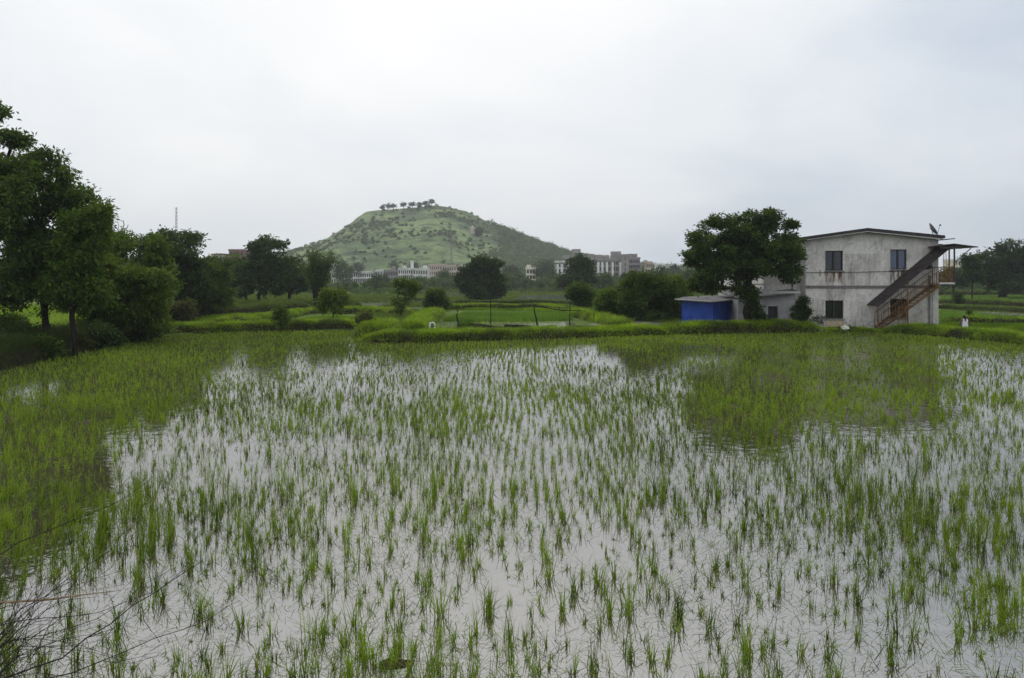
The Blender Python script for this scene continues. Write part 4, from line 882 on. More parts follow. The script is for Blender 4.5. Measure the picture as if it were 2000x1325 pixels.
# temple on the hill
def temple():
    Y = 640; x_ = XP(923, Y); z_ = hz1(x_, Y); root = thing('hill_temple', 'small temple with a pointed pinkish spire on the hillside', 'temple', (x_, Y, z_ - .5))
    MB().box(-2.0, 2.0, -2, 2, 0, 3.4).build('wall', M_pink, root)
    sp = MB(); sp.tube([(0, 0, 3.4), (0, 0, 5.0), (0, 0, 6.6), (0, 0, 7.8)], [1.9, 1.6, .9, .12], 8); sp.build('spire', M_pink, root)
    block('hill_house', 'small white building right of the temple on the hillside', 944, 954, 463.5, 650, 1, 2, M_rwhite, depth=5, base_z=hz1(XP(949, 650), 650) , parapet=False, fh=3)
temple()
def mast(label, px, topp, Y, w_, m_, n=14, z0=None):
    x_ = XP(px, Y); z_ = (gz(x_, Y) if Y < 450 else hz1(x_, Y)) if z0 is None else z0; H = ZP(topp, Y) - z_
    root = thing('lattice_mast', label, 'mast', (x_, Y, z_), 'lattice masts'); b_ = MB(); br = MB()
    wa = lambda k: w_ * (1 - .6 * k)
    for sx_, sy_ in ((-1, -1), (1, -1), (0, 1)): b_.tube([(sx_ * wa(0), sy_ * wa(0), 0), (sx_ * wa(1), sy_ * wa(1), H)], Y * .00028, 4)
    for i in range(n):
        a, b = i / n, (i + 1) / n
        br.tube([(-wa(a), -wa(a), H * a), (wa(b), -wa(b), H * b)], Y * .00018, 3); br.tube([(wa(a), -wa(a), H * a), (-wa(b), -wa(b), H * b)], Y * .00018, 3)
    b_.build('leg', m_, root); br.build('brace', m_, root)
    return root
mast('tall lattice mast rising above the dark trees at the left', 345, 405, 300, .55, M_steel, 22)
mast('faint lattice mast standing against the hill above the pinkish building', 882, 458, 480, .8, M_steel, 18, z0=6)
mast('faint lattice mast behind the stair landing of the house', 1844, 478, 220, .7, M_steel, 16)

# ------------------------------------------------------------------ the white house
YH = 50.0; K = YH / F
def hX(px): return XP(px, YH)
def hZ(py): return ZP(py, YH)
HX0 = hX(1703); HB = 0.10
house = thing('white_house', 'two-storey stained white house with a low dark gable roof', 'house', (HX0, YH, HB))
def lx(px): return hX(px) - HX0
def lz(py): return hZ(py) - HB
# plaster with mildew, streaks and rust below the windows
t = NT('stained_plaster'); v = t.coord('Object'); sp_ = t.n('ShaderNodeSeparateXYZ'); t.l(v, sp_.inputs[0]); ox, oy, oz = sp_.outputs
big = t.noise(v, .55, 5, .6); fine = t.noise(v, 5, 5, .7); streak = t.noise(t.coord('Object', (3.2, 3.2, .4)), 1.3, 6, .7, .5)
col = t.mix(t.mr(fine, .35, .7), (0.74, 0.71, 0.68), (0.58, 0.55, 0.53))
blot = t.noise(v, 1.6, 6, .7, .6); col = t.mix(t.mr(big, .46, .66, 0, .42), col, (0.30, 0.27, 0.24)); col = t.mix(t.mr(blot, .50, .66, 0, .42), col, (0.27, 0.245, 0.22))
col = t.mix(t.math('MULTIPLY', t.mr(streak, .54, .72), t.mr(big, .38, .58, .15, .8)), col, (0.20, 0.18, 0.16))
def rect_mask(x0, x1, z0, z1, s=.12):
    a = t.mr(ox, x0 - s, x0 + s); b = t.mr(ox, x1 - s, x1 + s, 1, 0); c = t.mr(oz, z0 - s * 3, z0 + s * 3); d = t.mr(oz, z1 - .03, z1 + .03, 1, 0)
    return t.math('MULTIPLY', t.math('MULTIPLY', a, b), t.math('MULTIPLY', c, d))
for (a, b, c, d, cc, am) in ((1612, 1648, 556, 529, (0.13, 0.06, 0.035), 1.0), (1616, 1628, 600, 545, (0.12, 0.08, 0.06), .6), (1739, 1774, 556, 527, (0.10, 0.09, 0.055), 1.1), (1650, 1720, 560, 496, (.22, .21, .20), .45), (1612, 1648, 586, 563, (.2, .18, .16), .5),
                             (1574, 1610, 640, 585, (.24, .22, .19), .5), (1660, 1730, 640, 590, (.24, .22, .21), .4)):
    mk = t.math('MULTIPLY', rect_mask(lx(a), lx(b), lz(c), lz(d)), t.mr(streak, .36, .60, 0, am)); col = t.mix(mk, col, cc)
base_d = t.math('MULTIPLY', t.mr(oz, 1.0, .0), t.mr(fine, .4, .6, .2, .8)); col = t.mix(base_d, col, (0.20, 0.185, 0.16))
M_plaster = t.done(t.pbsdf(col, .9, .2, normal=t.bump(fine, .35, .02)))
M_roof = simple('dark_roof_sheet', (0.018, 0.012, 0.016), (0.040, 0.028, 0.030), 2, .6, .4)
M_canopy = simple('canopy_sheet', (0.030, 0.024, 0.025), (0.055, 0.045, 0.045), 2.5, .8, .2)
M_rust = simple('rusted_iron', (0.10, 0.045, 0.022), (0.24, 0.13, 0.060), 7, .85, .2, .6)
M_rust2 = simple('rusted_rail', (0.12, 0.06, 0.025), (0.26, 0.15, 0.055), 7, .8, .2, .6)
M_band = simple('rough_concrete_band', (0.13, 0.12, 0.115), (0.28, 0.26, 0.25), 14, .95, .1, .8)
M_glass = NT('window_glass'); M_glass = M_glass.done(M_glass.pbsdf((0.012, 0.013, 0.018), .06, .7))
M_frame = simple('window_frame_dark', (0.018, 0.017, 0.022), (0.030, 0.028, 0.034), 3, .5, .4)
M_grille = simple('window_grille', (0.10, 0.11, 0.13), (0.16, 0.17, 0.19), 6, .5, .5)
M_board = simple('tan_board', (0.42, 0.33, 0.24), (0.56, 0.45, 0.33), 5, .9, .2)
M_trim = simple('pale_trim', (0.50, 0.49, 0.49), (0.62, 0.61, 0.61), 5, .8, .2)
xl, xr = lx(1573.5), lx(1833); ztl, ztr, ztp, xp_ = lz(471), lz(468), lz(454), lx(1687)
wins = [(1612, 1646.5, 490, 529), (1739, 1771, 487.5, 526.5), (1612, 1647.5, 587, 623.5), (1739, 1771.5, 584, 622)]
def ztop(x):
    return ztl + (ztp - ztl) * (x - xl) / (xp_ - xl) if x < xp_ else ztp + (ztr - ztp) * (x - xp_) / (xr - xp_)
wl = [(lx(a), lx(b), lz(d), lz(c)) for a, b, c, d in wins]
wb = MB(); xe = sorted(set([xl, xr, xp_] + [a for w_ in wl for a in w_[:2]])); 
for i in range(len(xe) - 1):
    a, b = xe[i], xe[i + 1]; mid = (a + b) / 2; hs = sorted([(w_[2], w_[3]) for w_ in wl if w_[0] - 1e-6 <= mid <= w_[1] + 1e-6]); z = 0
    for h0, h1 in hs: wb.poly([(a, 0, z), (b, 0, z), (b, 0, h0), (a, 0, h0)]); z = h1
    wb.poly([(a, 0, z), (b, 0, z), (b, 0, ztop(b)), (a, 0, ztop(a))])
for a, b, c, d in wl:
    wb.poly([(a, 0, c), (b, 0, c), (b, .22, c), (a, .22, c)]); wb.poly([(a, 0, d), (b, 0, d), (b, .22, d), (a, .22, d)])
    wb.poly([(a, 0, c), (a, .22, c), (a, .22, d), (a, 0, d)]); wb.poly([(b, 0, c), (b, .22, c), (b, .22, d), (b, 0, d)])
HD = 13.0
wb.poly([(xl, 0, 0), (xl, HD, 0), (xl, HD, ztl), (xl, 0, ztl)]); wb.poly([(xr, 0, 0), (xr, HD, 0), (xr, HD, ztr), (xr, 0, ztr)])
wb.poly([(xl, HD, 0), (xr, HD, 0), (xr, HD, ztr), (xp_, HD, ztp), (xl, HD, ztl)])
wb.build('wall', M_plaster, house)
# the set-back left strip of the house
ws = MB(); ws.box(lx(1500), xl - .003, .9, HD - 1, 0, lz(474)); ws.build('side_wing', M_plaster, house)
MB().box(xl, xr, -.05, -.003, lz(563.5), lz(558)).build('concrete_band', M_band, house)
rf = MB()
def slab(x0, z0, x1, z1, y0, y1, th):
    rf.hexa([(x0, y0, z0), (x1, y0, z1), (x1, y1, z1), (x0, y1, z0), (x0, y0, z0 + th), (x1, y0, z1 + th), (x1, y1, z1 + th), (x0, y1, z0 + th)])
slab(lx(1562), lz(469.5), xp_, lz(452), -.55, HD + .5, .18); slab(xp_ + .003, lz(452), lx(1837), lz(466.5), -.55, HD + .5, .18)
rfo = rf.build('roof', M_roof, house)
rf = MB(); slab(lx(1566), lz(471), xp_, lz(454.2), -.50, -.42, .07); slab(xp_ + .003, lz(454.2), lx(1834), lz(469.2), -.50, -.42, .07); rf.build('fascia', M_trim, house)
rf = MB(); slab(lx(1832), lz(470.5), lx(1855), lz(468.2), -.6, 3.5, .06); rf.build('eave_sheet', M_roof, house)
M_glass2 = NT('painted_sky_glass'); M_glass2 = M_glass2.done(M_glass2.pbsdf((0.10, 0.13, 0.24), .10, .8))  # blue of the sky in these panes is put into the base colour
def window(i, a, b, c, d, grid):
    w_ = b - a; h_ = d - c; root = MB(); f = .055
    root.box(a, a + f, .10, .16, c, d).box(b - f, b, .10, .16, c, d).box(a + f, b - f, .10, .16, c, c + f).box(a + f, b - f, .10, .16, d - f, d).box((a + b) / 2 - .05, (a + b) / 2 + .05, .09, .15, c + f, d - f)
    wo = root.build('window', M_frame, house)
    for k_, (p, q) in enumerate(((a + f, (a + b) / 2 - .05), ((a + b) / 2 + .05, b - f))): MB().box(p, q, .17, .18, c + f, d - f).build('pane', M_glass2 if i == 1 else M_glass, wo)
    MB().box(a - .05, b + .05, -.06, -.003, c - .09, c - .01).build('sill', M_band, wo)
    MB().box(a + .02, b - .02, .30, .32, c, d).build('inner_blind', M_dark, wo) if i == 0 else None
    if grid:
        g_ = MB(); n_ = 9
        for s0, s1 in ((a + f, (a + b) / 2 - .05), ((a + b) / 2 + .05, b - f)):
            for k_ in range(1, 5): x = s0 + (s1 - s0) * k_ / 5; g_.box(x - .004, x + .004, .06, .072, c + f, d - f)
            for k_ in range(1, n_): z = c + f + (h_ - 2 * f) * k_ / n_; g_.box(s0, s1, .074, .086, z - .004, z + .004)
        g_.build('grille', M_grille, wo)
for i, w_ in enumerate(wl): window(i, *w_, grid=i < 2)
MB().box(lx(1612.5), lx(1647), -.04, .20, 0.02, lz(624.5)).build('board_panel', M_board, house)
MB().tube([(lx(1573.5), -.06, lz(532.5)), (lx(1680), -.06, lz(531.8)), (lx(1768), -.06, lz(529))], .018, 6).build('wall_pipe', M_dark, house)
MB().tube([(lx(1814.5), -.08, .0), (lx(1814.5), -.08, lz(539))], .055, 8).tube([(lx(1814.5), -.08, lz(543)), (lx(1814.5), -.08, lz(538.5))], .09, 8).build('drain_pipe', M_steel, house)
MB().tube([(lx(1820), -.05, .0), (lx(1820), -.05, lz(515))], .014, 5).build('cable', M_dark, house)
MB().tube([(lx(1557), .84, lz(590)), (lx(1556), .84, lz(500))], .03, 6).build('vent_pipe', M_steel, house)
MB().tube([(lx(1601.5), -.04, lz(540)), (lx(1601.5), -.04, lz(527))], .02, 6).build('pipe_stub', M_rust, house)
fan = MB().tube([(lx(1812), -.22, lz(521)), (lx(1812), -.003, lz(521))], .17, 12).build('exhaust_fan', M_dark, house)
MB().tube([(lx(1808), -.3, lz(520)), (lx(1814), -.26, lz(522.5)), (lx(1817), -.2, lz(521))], .05, 6).build('fan_hood', M_dark, fan)
# stair canopy: lean-to sheet following the flight
def P3(px, py, y): # photo point on plane local y, exact for that depth
    Y = YH + y; return np.array([XP(px, Y) - HX0, y, ZP(py, Y) - HB])
def sheet(pts, th, name, m, parent):
    b_ = MB(); lo = [p - np.array([0, 0, th]) for p in pts]; b_.hexa(lo + pts); return b_.build(name, m, parent)
stair = thing('outer_stair', 'rusty outside stair with railings and a dark sloping sheet canopy on the house wall', 'staircase', (HX0, YH, HB))
ya, yb = -.06, -1.35
cano = sheet([P3(1716, 597.5, yb), P3(1861, 480, yb), P3(1835, 476.5, ya), P3(1693, 595, ya)], .05, 'canopy', M_canopy, stair)
rb_ = MB()
for k_ in range(1, 18):
    u_ = k_ / 18; a = P3(1716, 597.5, yb) * (1 - u_) + P3(1861, 480, yb) * u_; b = P3(1693, 595, ya) * (1 - u_) + P3(1835, 476.5, ya) * u_; rb_.tube([a + (0, 0, .015), b + (0, 0, .015)], .02, 4)
rb_.build('rib', M_roof, cano)
# landing roof
lr = MB(); q = [P3(1836, 482, -1.4), P3(1864, 477.5, -1.4), P3(1911, 483.5, -1.4)]; q2 = [p + (0, 3.2, 0) for p in q]; up_ = np.array([0, 0, .05])
for i in range(2): lr.hexa([q[i], q[i + 1], q2[i + 1], q2[i], q[i] + up_, q[i + 1] + up_, q2[i + 1] + up_, q2[i] + up_])
lr.build('landing_roof', M_roof, stair)
fs = MB(); fs.hexa([P3(1836, 486, -1.38), P3(1878, 486.5, -1.38), P3(1878, 486.5, -1.3), P3(1836, 486, -1.3), P3(1836, 482.5, -1.38), P3(1878, 481, -1.38), P3(1878, 481, -1.3), P3(1836, 482.5, -1.3)]); fs.build('roof_beam', M_dark, stair)
def post(px, p0, p1, y, r_, m, name='post'): return MB().tube([P3(px, p0, y), P3(px, p1, y)], r_, 6).build(name, m, stair)
post(1854, 552, 481, -1.2, .045, M_rust); post(1864, 552, 480, -1.2, .05, M_dark); post(1864, 552, 481, 1.2, .045, M_dark)
MB().tube([P3(1866, 512, -1.2), P3(1897, 484.5, -1.2)], .03, 5).build('strut', M_dark, stair)
post(1714.5, 641, 597, -1.2, .035, M_rust); post(1773, 641, 546, -1.25, .04, M_rust)
# landing slab with deck
ld = MB(); a = P3(1834, 552, -1.25); b = P3(1865, 555.5, -1.25); ld.box(a[0] + .02, b[0], -1.25, 1.5, b[2], a[2]); ld.build('landing', M_trim, stair)
# flight: stringers, treads, rails
A0, A1 = P3(1722, 641, -1.2), P3(1838, 555, -1.2); B0, B1 = A0 + (0, .95, 0), A1 + (0, .95, 0)
for q0, q1 in ((A0, A1), (B0, B1)): 
    s_ = MB(); d = np.array([0, 0, .13]); e_ = np.array([0, .05, 0]); s_.hexa([q0 - d, q1 - d, q1 - d + e_, q0 - d + e_, q0, q1, q1 + e_, q0 + e_]); s_.build('stringer', M_rust, stair)
NTt = 15; tr_ = None
for i in range(NTt):
    u_ = (i + .5) / NTt; p = A0 * (1 - u_) + A1 * u_
    if tr_ is None: tr_ = MB().box(-.12, .12, .06, .94, -.015, .015).build('tread', M_rust, stair); o = tr_
    else: o = tr_.copy(); C.objects.link(o); o.parent = stair
    o.location = tuple(p + (0, 0, -.02))
def rail(p0, p1, h, n, name='railing'):
    b_ = MB(); H_ = np.array([0, 0, h]); b_.tube([p0 + H_, p1 + H_], .022, 6); b_.tube([p0 + H_ * .5, p1 + H_ * .5], .010, 5); b_.tube([p0 + H_ * .1, p1 + H_ * .1], .010, 5)
    for i in range(n + 1): u_ = i / n; p = p0 * (1 - u_) + p1 * u_; b_.tube([p, p + H_], .020 if i % 6 == 0 else .008, 5)
    return b_.build(name, M_rust2, stair)
rail(A0 + (0, -.02, 0), A1 + (0, -.02, 0), .92, 26); rail(B0, B1, .92, 26)
L0 = P3(1838, 552, -1.22); L1 = P3(1865, 552, -1.22); rail(L0, L1, .98, 16); rail(L1, L1 + (0, 2.6, 0), .98, 14)
rail(P3(1755, 640, -1.5), P3(1773, 640, -1.5), 1.3, 8, 'gate'); rail(P3(1822, 552, -.25), P3(1838, 552, -.25), .98, 5)
MB().tube([P3(1862, 556, -1.0), P3(1836, 572, -.1)], .03, 5).build('bracket', M_rust, stair)
# dish on the roof corner
def dish():
    p = np.array([hX(1838), YH + 1.0, hZ(466) + .05]); root = thing('satellite_dish', 'satellite dish tilted upward on the right end of the roof', 'satellite dish', p)
    MB().tube([(0, 0, -.1), (.02, 0, .35), (-.05, 0, .45)], .022, 6).tube([(.25, 0, -.1), (.0, 0, .3)], .014, 5).build('mount', M_dark, root)
    b_ = MB(); c_ = np.array([-.08, 0, .55]); ax = np.array([.80, -.25, .52]); ax /= np.linalg.norm(ax); u_ = np.cross(ax, (0, 0, 1.0)); u_ /= np.linalg.norm(u_); v_ = np.cross(ax, u_)
    rings = []
    for r_ in (0.02, .18, .34, .46):
        rings.append(len(b_.v)); 
        for j in range(20): t_ = 2 * math.pi * j / 20; b_.v.append(tuple(c_ + ax * (r_ * r_ * .7) + r_ * (math.cos(t_) * u_ + math.sin(t_) * v_)))
    for k_ in range(3):
        for j in range(20): b_.f.append((rings[k_] + j, rings[k_] + (j + 1) % 20, rings[k_ + 1] + (j + 1) % 20, rings[k_ + 1] + j))
    b_.build('dish', M_steel, root)
    MB().tube([c_ + v_ * .44 * (1 if v_[2] < 0 else -1) + ax * .13, c_ + ax * .58], .014, 5).tube([c_ + ax * .55, c_ + ax * .66], .045, 8).build('feed_arm', M_dark, root)
dish()

# ------------------------------------------------------------------ annex and blue shed
M_annex = simple('annex_plaster', (0.34, 0.33, 0.34), (0.46, 0.45, 0.46), 1.5, .9, .2, .2)
M_sheet = simple('asbestos_sheet', (0.10, 0.098, 0.10), (0.19, 0.185, 0.19), 1.5, .9, .2, .4, stretch=(1, 4, 1))
YA = 50.2; ann = thing('annex', 'low grey-white annex with a dark doorway behind the large tree', 'annex', (XP(1520, YA), YA, HB)); ax0 = XP(1520, YA)
def aX(px): return XP(px, YA) - ax0
def aZ(py): return ZP(py, YA) - HB
b_ = MB(); d0, d1, dt = aX(1500), aX(1519.5), aZ(598.5); wl0, wr0 = aX(1442), aX(1553)
tz = lambda x: aZ(585) + (aZ(574.5) - aZ(585)) * (x - wl0) / (wr0 - wl0)
for a, b, z in ((wl0, d0, 0), (d0, d1, dt), (d1, wr0, 0)): b_.poly([(a, 0, z), (b, 0, z), (b, 0, tz(b)), (a, 0, tz(a))])
b_.poly([(wl0, 0, 0), (wl0, 5, 0), (wl0, 5, tz(wl0)), (wl0, 0, tz(wl0))]); b_.poly([(wr0, 0, 0), (wr0, .8, 0), (wr0, .8, tz(wr0)), (wr0, 0, tz(wr0))])
for x in (d0, d1): b_.poly([(x, 0, 0), (x, .25, 0), (x, .25, dt), (x, 0, dt)])
b_.poly([(d0, 0, dt), (d1, 0, dt), (d1, .25, dt), (d0, .25, dt)])
b_.build('wall', M_annex, ann)
MB().box(d0 - .02, d1 + .02, .26, .30, 0, dt + .02).build('door', M_dark, ann)
b_ = MB(); x0_, x1_ = aX(1436), aX(1555); b_.hexa([(x0_, -.7, aZ(584)), (x1_, -.7, aZ(572.5)), (x1_, .84, aZ(566)), (x0_, 5, aZ(572)), (x0_, -.7, aZ(584) + .07), (x1_, -.7, aZ(572.5) + .07), (x1_, .84, aZ(566) + .07), (x0_, 5, aZ(572) + .07)])
b_.build('roof', M_sheet, ann)
MB().box(aX(1478), x1_, -.76, -.703, aZ(572.5) - .02, aZ(570) + .04).build('gutter', M_trim, ann)
MB().box(aX(1482), aX(1509), .5, .88, aZ(557), aZ(554.5)).box(aX(1484), aX(1512), .4, .88, aZ(568), aZ(565)).build('ledge', M_trim, ann)

t = NT('blue_tarpaulin'); v = t.coord('Object'); n = t.noise(v, 1.4, 4); wv = t.noise(t.coord('Object', (3, 3, .5)), 2.2, 3)
M_blue = t.done(t.pbsdf(t.mix(t.mr(n, .35, .65), (0.018, 0.060, 0.36), (0.030, 0.095, 0.46)), .55, .3, normal=t.bump(wv, .9, .12)))
def wavy(p0, p1, z0, z1, name, m, parent, slant=0.0, amp=.05, n=26, rows=8):
    V = []; p0 = np.array(p0, float); p1 = np.array(p1, float); nrm = np.array([-(p1 - p0)[1], (p1 - p0)[0]]); nrm /= np.linalg.norm(nrm)
    for j in range(rows + 1):
        for i in range(n + 1):
            u_ = i / n; w_ = j / rows; uu = u_ * (1 - slant * (1 - w_)); p = p0 + (p1 - p0) * uu; o_ = amp * (math.sin(u_ * 23 + w_ * 1.5) * .5 + math.sin(u_ * 9 + 1) * .5) * (1 - .5 * w_)
            V.append((p[0] + nrm[0] * o_, p[1] + nrm[1] * o_, z0 + (z1 - z0) * w_))
    V2 = [(x + nrm[0] * .01, y + nrm[1] * .01, z) for x, y, z in V]; m_ = len(V)
    Q = []
    for j in range(rows):
        for i in range(n):
            a = j * (n + 1) + i; Q.append((a, a + 1, a + n + 2, a + n + 1)); Q.append((a + m_, a + n + 1 + m_, a + n + 2 + m_, a + 1 + m_))
    return mesh_np(name, np.array(V + V2), np.array(Q), m, parent, smooth=True)
sY = 50.6; sc_ = np.array([XP(1393, sY), sY]); shed = thing('tarpaulin_shed', 'blue tarpaulin shed with a grey sheet roof beside the large tree', 'shed', (sc_[0], sc_[1], HB))
pl = np.array([XP(1331, 52.2), 52.2]) - sc_; pr = np.array([XP(1441, 52.4), 52.4]) - sc_
ztb = ZP(589, sY) - HB
wavy(pl, (0, 0), -.05, ztb, 'front_tarpaulin', M_blue, shed, amp=.04); o = wavy((.01, 0), pr, -.05, ztb - .03, 'side_tarpaulin', M_blue, shed, slant=.18)
for p in (pl, np.array([.05, .12]), pr): MB().tube([(p[0], p[1] + .1, -.1), (p[0], p[1] + .1, ztb)], .04, 6).build('post', M_bark, shed)
# roof: front edge left (1320,586) -> corner (1392,590) -> right (1442,584); back higher
rp = [W(1318, 585.5, 51.9), W(1391, 590.5, 50.2), W(1445, 584, 52.0), W(1440, 575, 56.0), W(1335, 580, 57.0)]
rp = [p - np.array([sc_[0], sc_[1], HB]) for p in rp]; b_ = MB(); m_ = len(rp); dn_ = np.array([0, 0, -.05])
b_.poly(rp); b_.poly([p + dn_ for p in rp][::-1])
for i in range(m_): b_.poly([rp[i] + dn_, rp[(i + 1) % m_] + dn_, rp[(i + 1) % m_], rp[i]])
b_.build('roof', M_sheet, shed)
MB().tube([rp[0] + (0, -.03, .03), rp[1] + (0, -.03, .03)], .04, 6).build('edge_pole', M_trim, shed)
MB().box(pl[0] + 1.3, pr[0] - .3, 4.4, 4.6, -.1, 1.5).build('back_wall', M_annex, shed)

# ------------------------------------------------------------------ posts, poles, logs, litter
def stick(name, label, cat, pts, r_, m, group=None):
    p0 = pts[0]; b_ = MB().tube([p - p0 for p in pts], r_, 6); o = b_.build(name, m, None, loc=p0); return tag(o, label, cat, group)
gp = 'black wooden posts behind the main bank'
stick('wooden_post', 'bent black post left of the low leafy plant', 'post', [W(896, 645, 46), W(895, 632, 46), W(892, 618, 46), W(894, 606, 46)], [.05, .045, .045, .035], M_bark, gp)
stick('wooden_post', 'tall thin post under the dense round tree', 'post', [W(959, 645, 46.5), W(958.5, 610, 46.5), W(958, 584, 46.5)], [.035, .03, .025], M_bark, gp)
stick('wooden_post', 'crooked black post carrying the left end of the horizontal pole', 'post', [W(1050, 646, 46), W(1048, 625, 46), W(1044, 610, 46), W(1043, 598, 46)], [.06, .05, .045, .035], M_bark, gp)
stick('wooden_post', 'thin straight post crossing the horizontal pole', 'post', [W(1112, 645, 47), W(1113, 615, 47), W(1114, 591, 47)], [.035, .03, .02], M_bark, gp)
stick('wooden_pole', 'long thin horizontal pole tied between the black posts', 'pole', [W(1030, 596, 46.2), W(1070, 602, 46.4), W(1100, 607, 46.8), W(1135, 606, 47.2)], [.025, .03, .03, .02], M_bark)
stick('wooden_post', 'short dark post among the trees left of the thicket', 'post', [W(1160, 628, 55), W(1160, 612, 55)], .04, M_bark, gp)
for i, (a, b, pa, pb, Y, lab) in enumerate([(925, 990, 638, 641, 45.6, 'long dark log lying on the bank under the tall thin post'), (950, 1060, 642, 640, 45.2, 'longest dark log in the woodpile on the bank'), (985, 1045, 636.5, 639, 45.8, 'upper short log of the woodpile on the bank'),
                                            (1060, 1085, 640, 637, 45.9, 'thin dark log between the two crooked posts'), (1100, 1135, 641, 638.5, 45.7, 'dark log at the foot of the thin straight post'), (930, 965, 635.5, 639, 46.2, 'short log at the left end of the woodpile')]):
    stick('log', lab, 'log', [W(a, pa, Y), W((a + b) / 2, (pa + pb) / 2 - 1, Y + .1), W(b, pb, Y + .2)], [.09, .08, .06], M_bark, 'dark logs on the main bank')
M_litter = simple('white_plastic', (0.68, 0.68, 0.70), (0.80, 0.80, 0.80), 6, .5, .4, .4)
def blob(name, label, cat, c, r_, m, amp=.25):
    b_ = MB(); n_, k_ = 12, 7; c = np.array(c, float)
    for j in range(k_ + 1):
        ph = math.pi * j / k_
        for i in range(n_):
            t_ = 2 * math.pi * i / n_; s_ = 1 + amp * rng.normal(0, .6)
            b_.v.append((r_[0] * s_ * math.sin(ph) * math.cos(t_), r_[1] * s_ * math.sin(ph) * math.sin(t_), r_[2] * s_ * math.cos(ph)))
    for j in range(k_):
        for i in range(n_): a = j * n_ + i; b = j * n_ + (i + 1) % n_; b_.f.append((a, b, b + n_, a + n_))
    return tag(b_.build(name, m, None, smooth=False, loc=c), label, cat)
o = blob('plastic_bag', 'crumpled pale yellow-white bag on the bank edge before the house', 'bag', W(1650, 641, 47.6), (.22, .15, .15), simple('pale_bag', (0.62, 0.62, 0.48), (0.8, 0.8, 0.7), 8, .5, .4), .3)
def slabs(label, px, py, Y, w_, h_, rz, cat='litter', d_=.25):
    c = W(px, py, Y); b_ = MB(); n_ = 8
    for i in range(n_ + 1):
        u_ = i / n_ * 2 - 1; z = .03 * math.sin(u_ * 4); b_.v += [(u_ * w_, -d_, z), (u_ * w_, d_, z + .04), (u_ * w_, d_, z + .04 + h_), (u_ * w_, -d_, z + h_)]
    for i in range(n_):
        a = i * 4
        for j in range(4): b_.f.append((a + j, a + (j + 1) % 4, a + 4 + (j + 1) % 4, a + 4 + j))
    b_.f += [(0, 3, 2, 1), (n_ * 4, n_ * 4 + 1, n_ * 4 + 2, n_ * 4 + 3)]
    o = b_.build('plastic_sheet', M_litter, None, loc=c); o.rotation_euler = (.15, .03, rz); return tag(o, label, cat, 'white scraps on the main bank')
slabs('long white scrap on the bank left of the blue shed, largest of its kind', 1232, 643, 46.8, .33, .05, .1)
slabs('small white scrap on the bank below the thicket', 1195, 646, 45.9, .14, .03, -.3)
slabs('tiny white scrap on the bank right of the crooked post', 1105, 647, 45.1, .07, .03, .5)
slabs('tiny white scrap on the bank under the blue shed', 1316, 648.5, 46.2, .09, .04, .2)
blob('stone', 'pale stone at the foot of the bank near the house bag', 'stone', W(1604, 645, 47.4), (.11, .08, .06), M_band, .12)
blob('sack', 'white sack lying on the far bank right of the house', 'sack', W(1872, 588, 104), (.42, .3, .28), M_litter, .15)
blob('stone', 'pale stone in the paddy inlet', 'stone', W(714, 654, 46.2), (.28, .2, .12), M_band, .12)
# white pump stand
def pump():
    Y = 45.2; c = G(846, 650, .25); c = np.array([XP(845, Y), Y, .28]); root = thing('pump_stand', 'white battered valve stand on the bank by the small flooded plot', 'pump', c); k_ = Y / F
    def q(px, py, y=0): return np.array([(px - 845) * k_, y, ZP(py, Y) - c[2]])
    MB().tube([q(839.5, 649), q(839, 640), q(840, 630.5)], [.06, .05, .055], 6).build('post', M_litter, root)
    MB().tube([q(839, 632), q(845, 630), q(850, 633)], [.04, .05, .04], 6).build('beam', M_litter, root)
    MB().tube([q(849.5, 633), q(849, 637), q(849.8, 642)], [.035, .03, .03], 6).build('leg', M_litter, root)
    MB().tube([q(840, 645), q(844, 641), q(849, 640), (q(852, 645)), q(852, 649)], .05, 8).build('pipe', M_litter, root, smooth=True)
    MB().box(q(842.5, 0)[0], q(847, 0)[0], -.05, .1, q(0, 643)[2], q(0, 636)[2]).build('motor', M_dark, root)
pump()

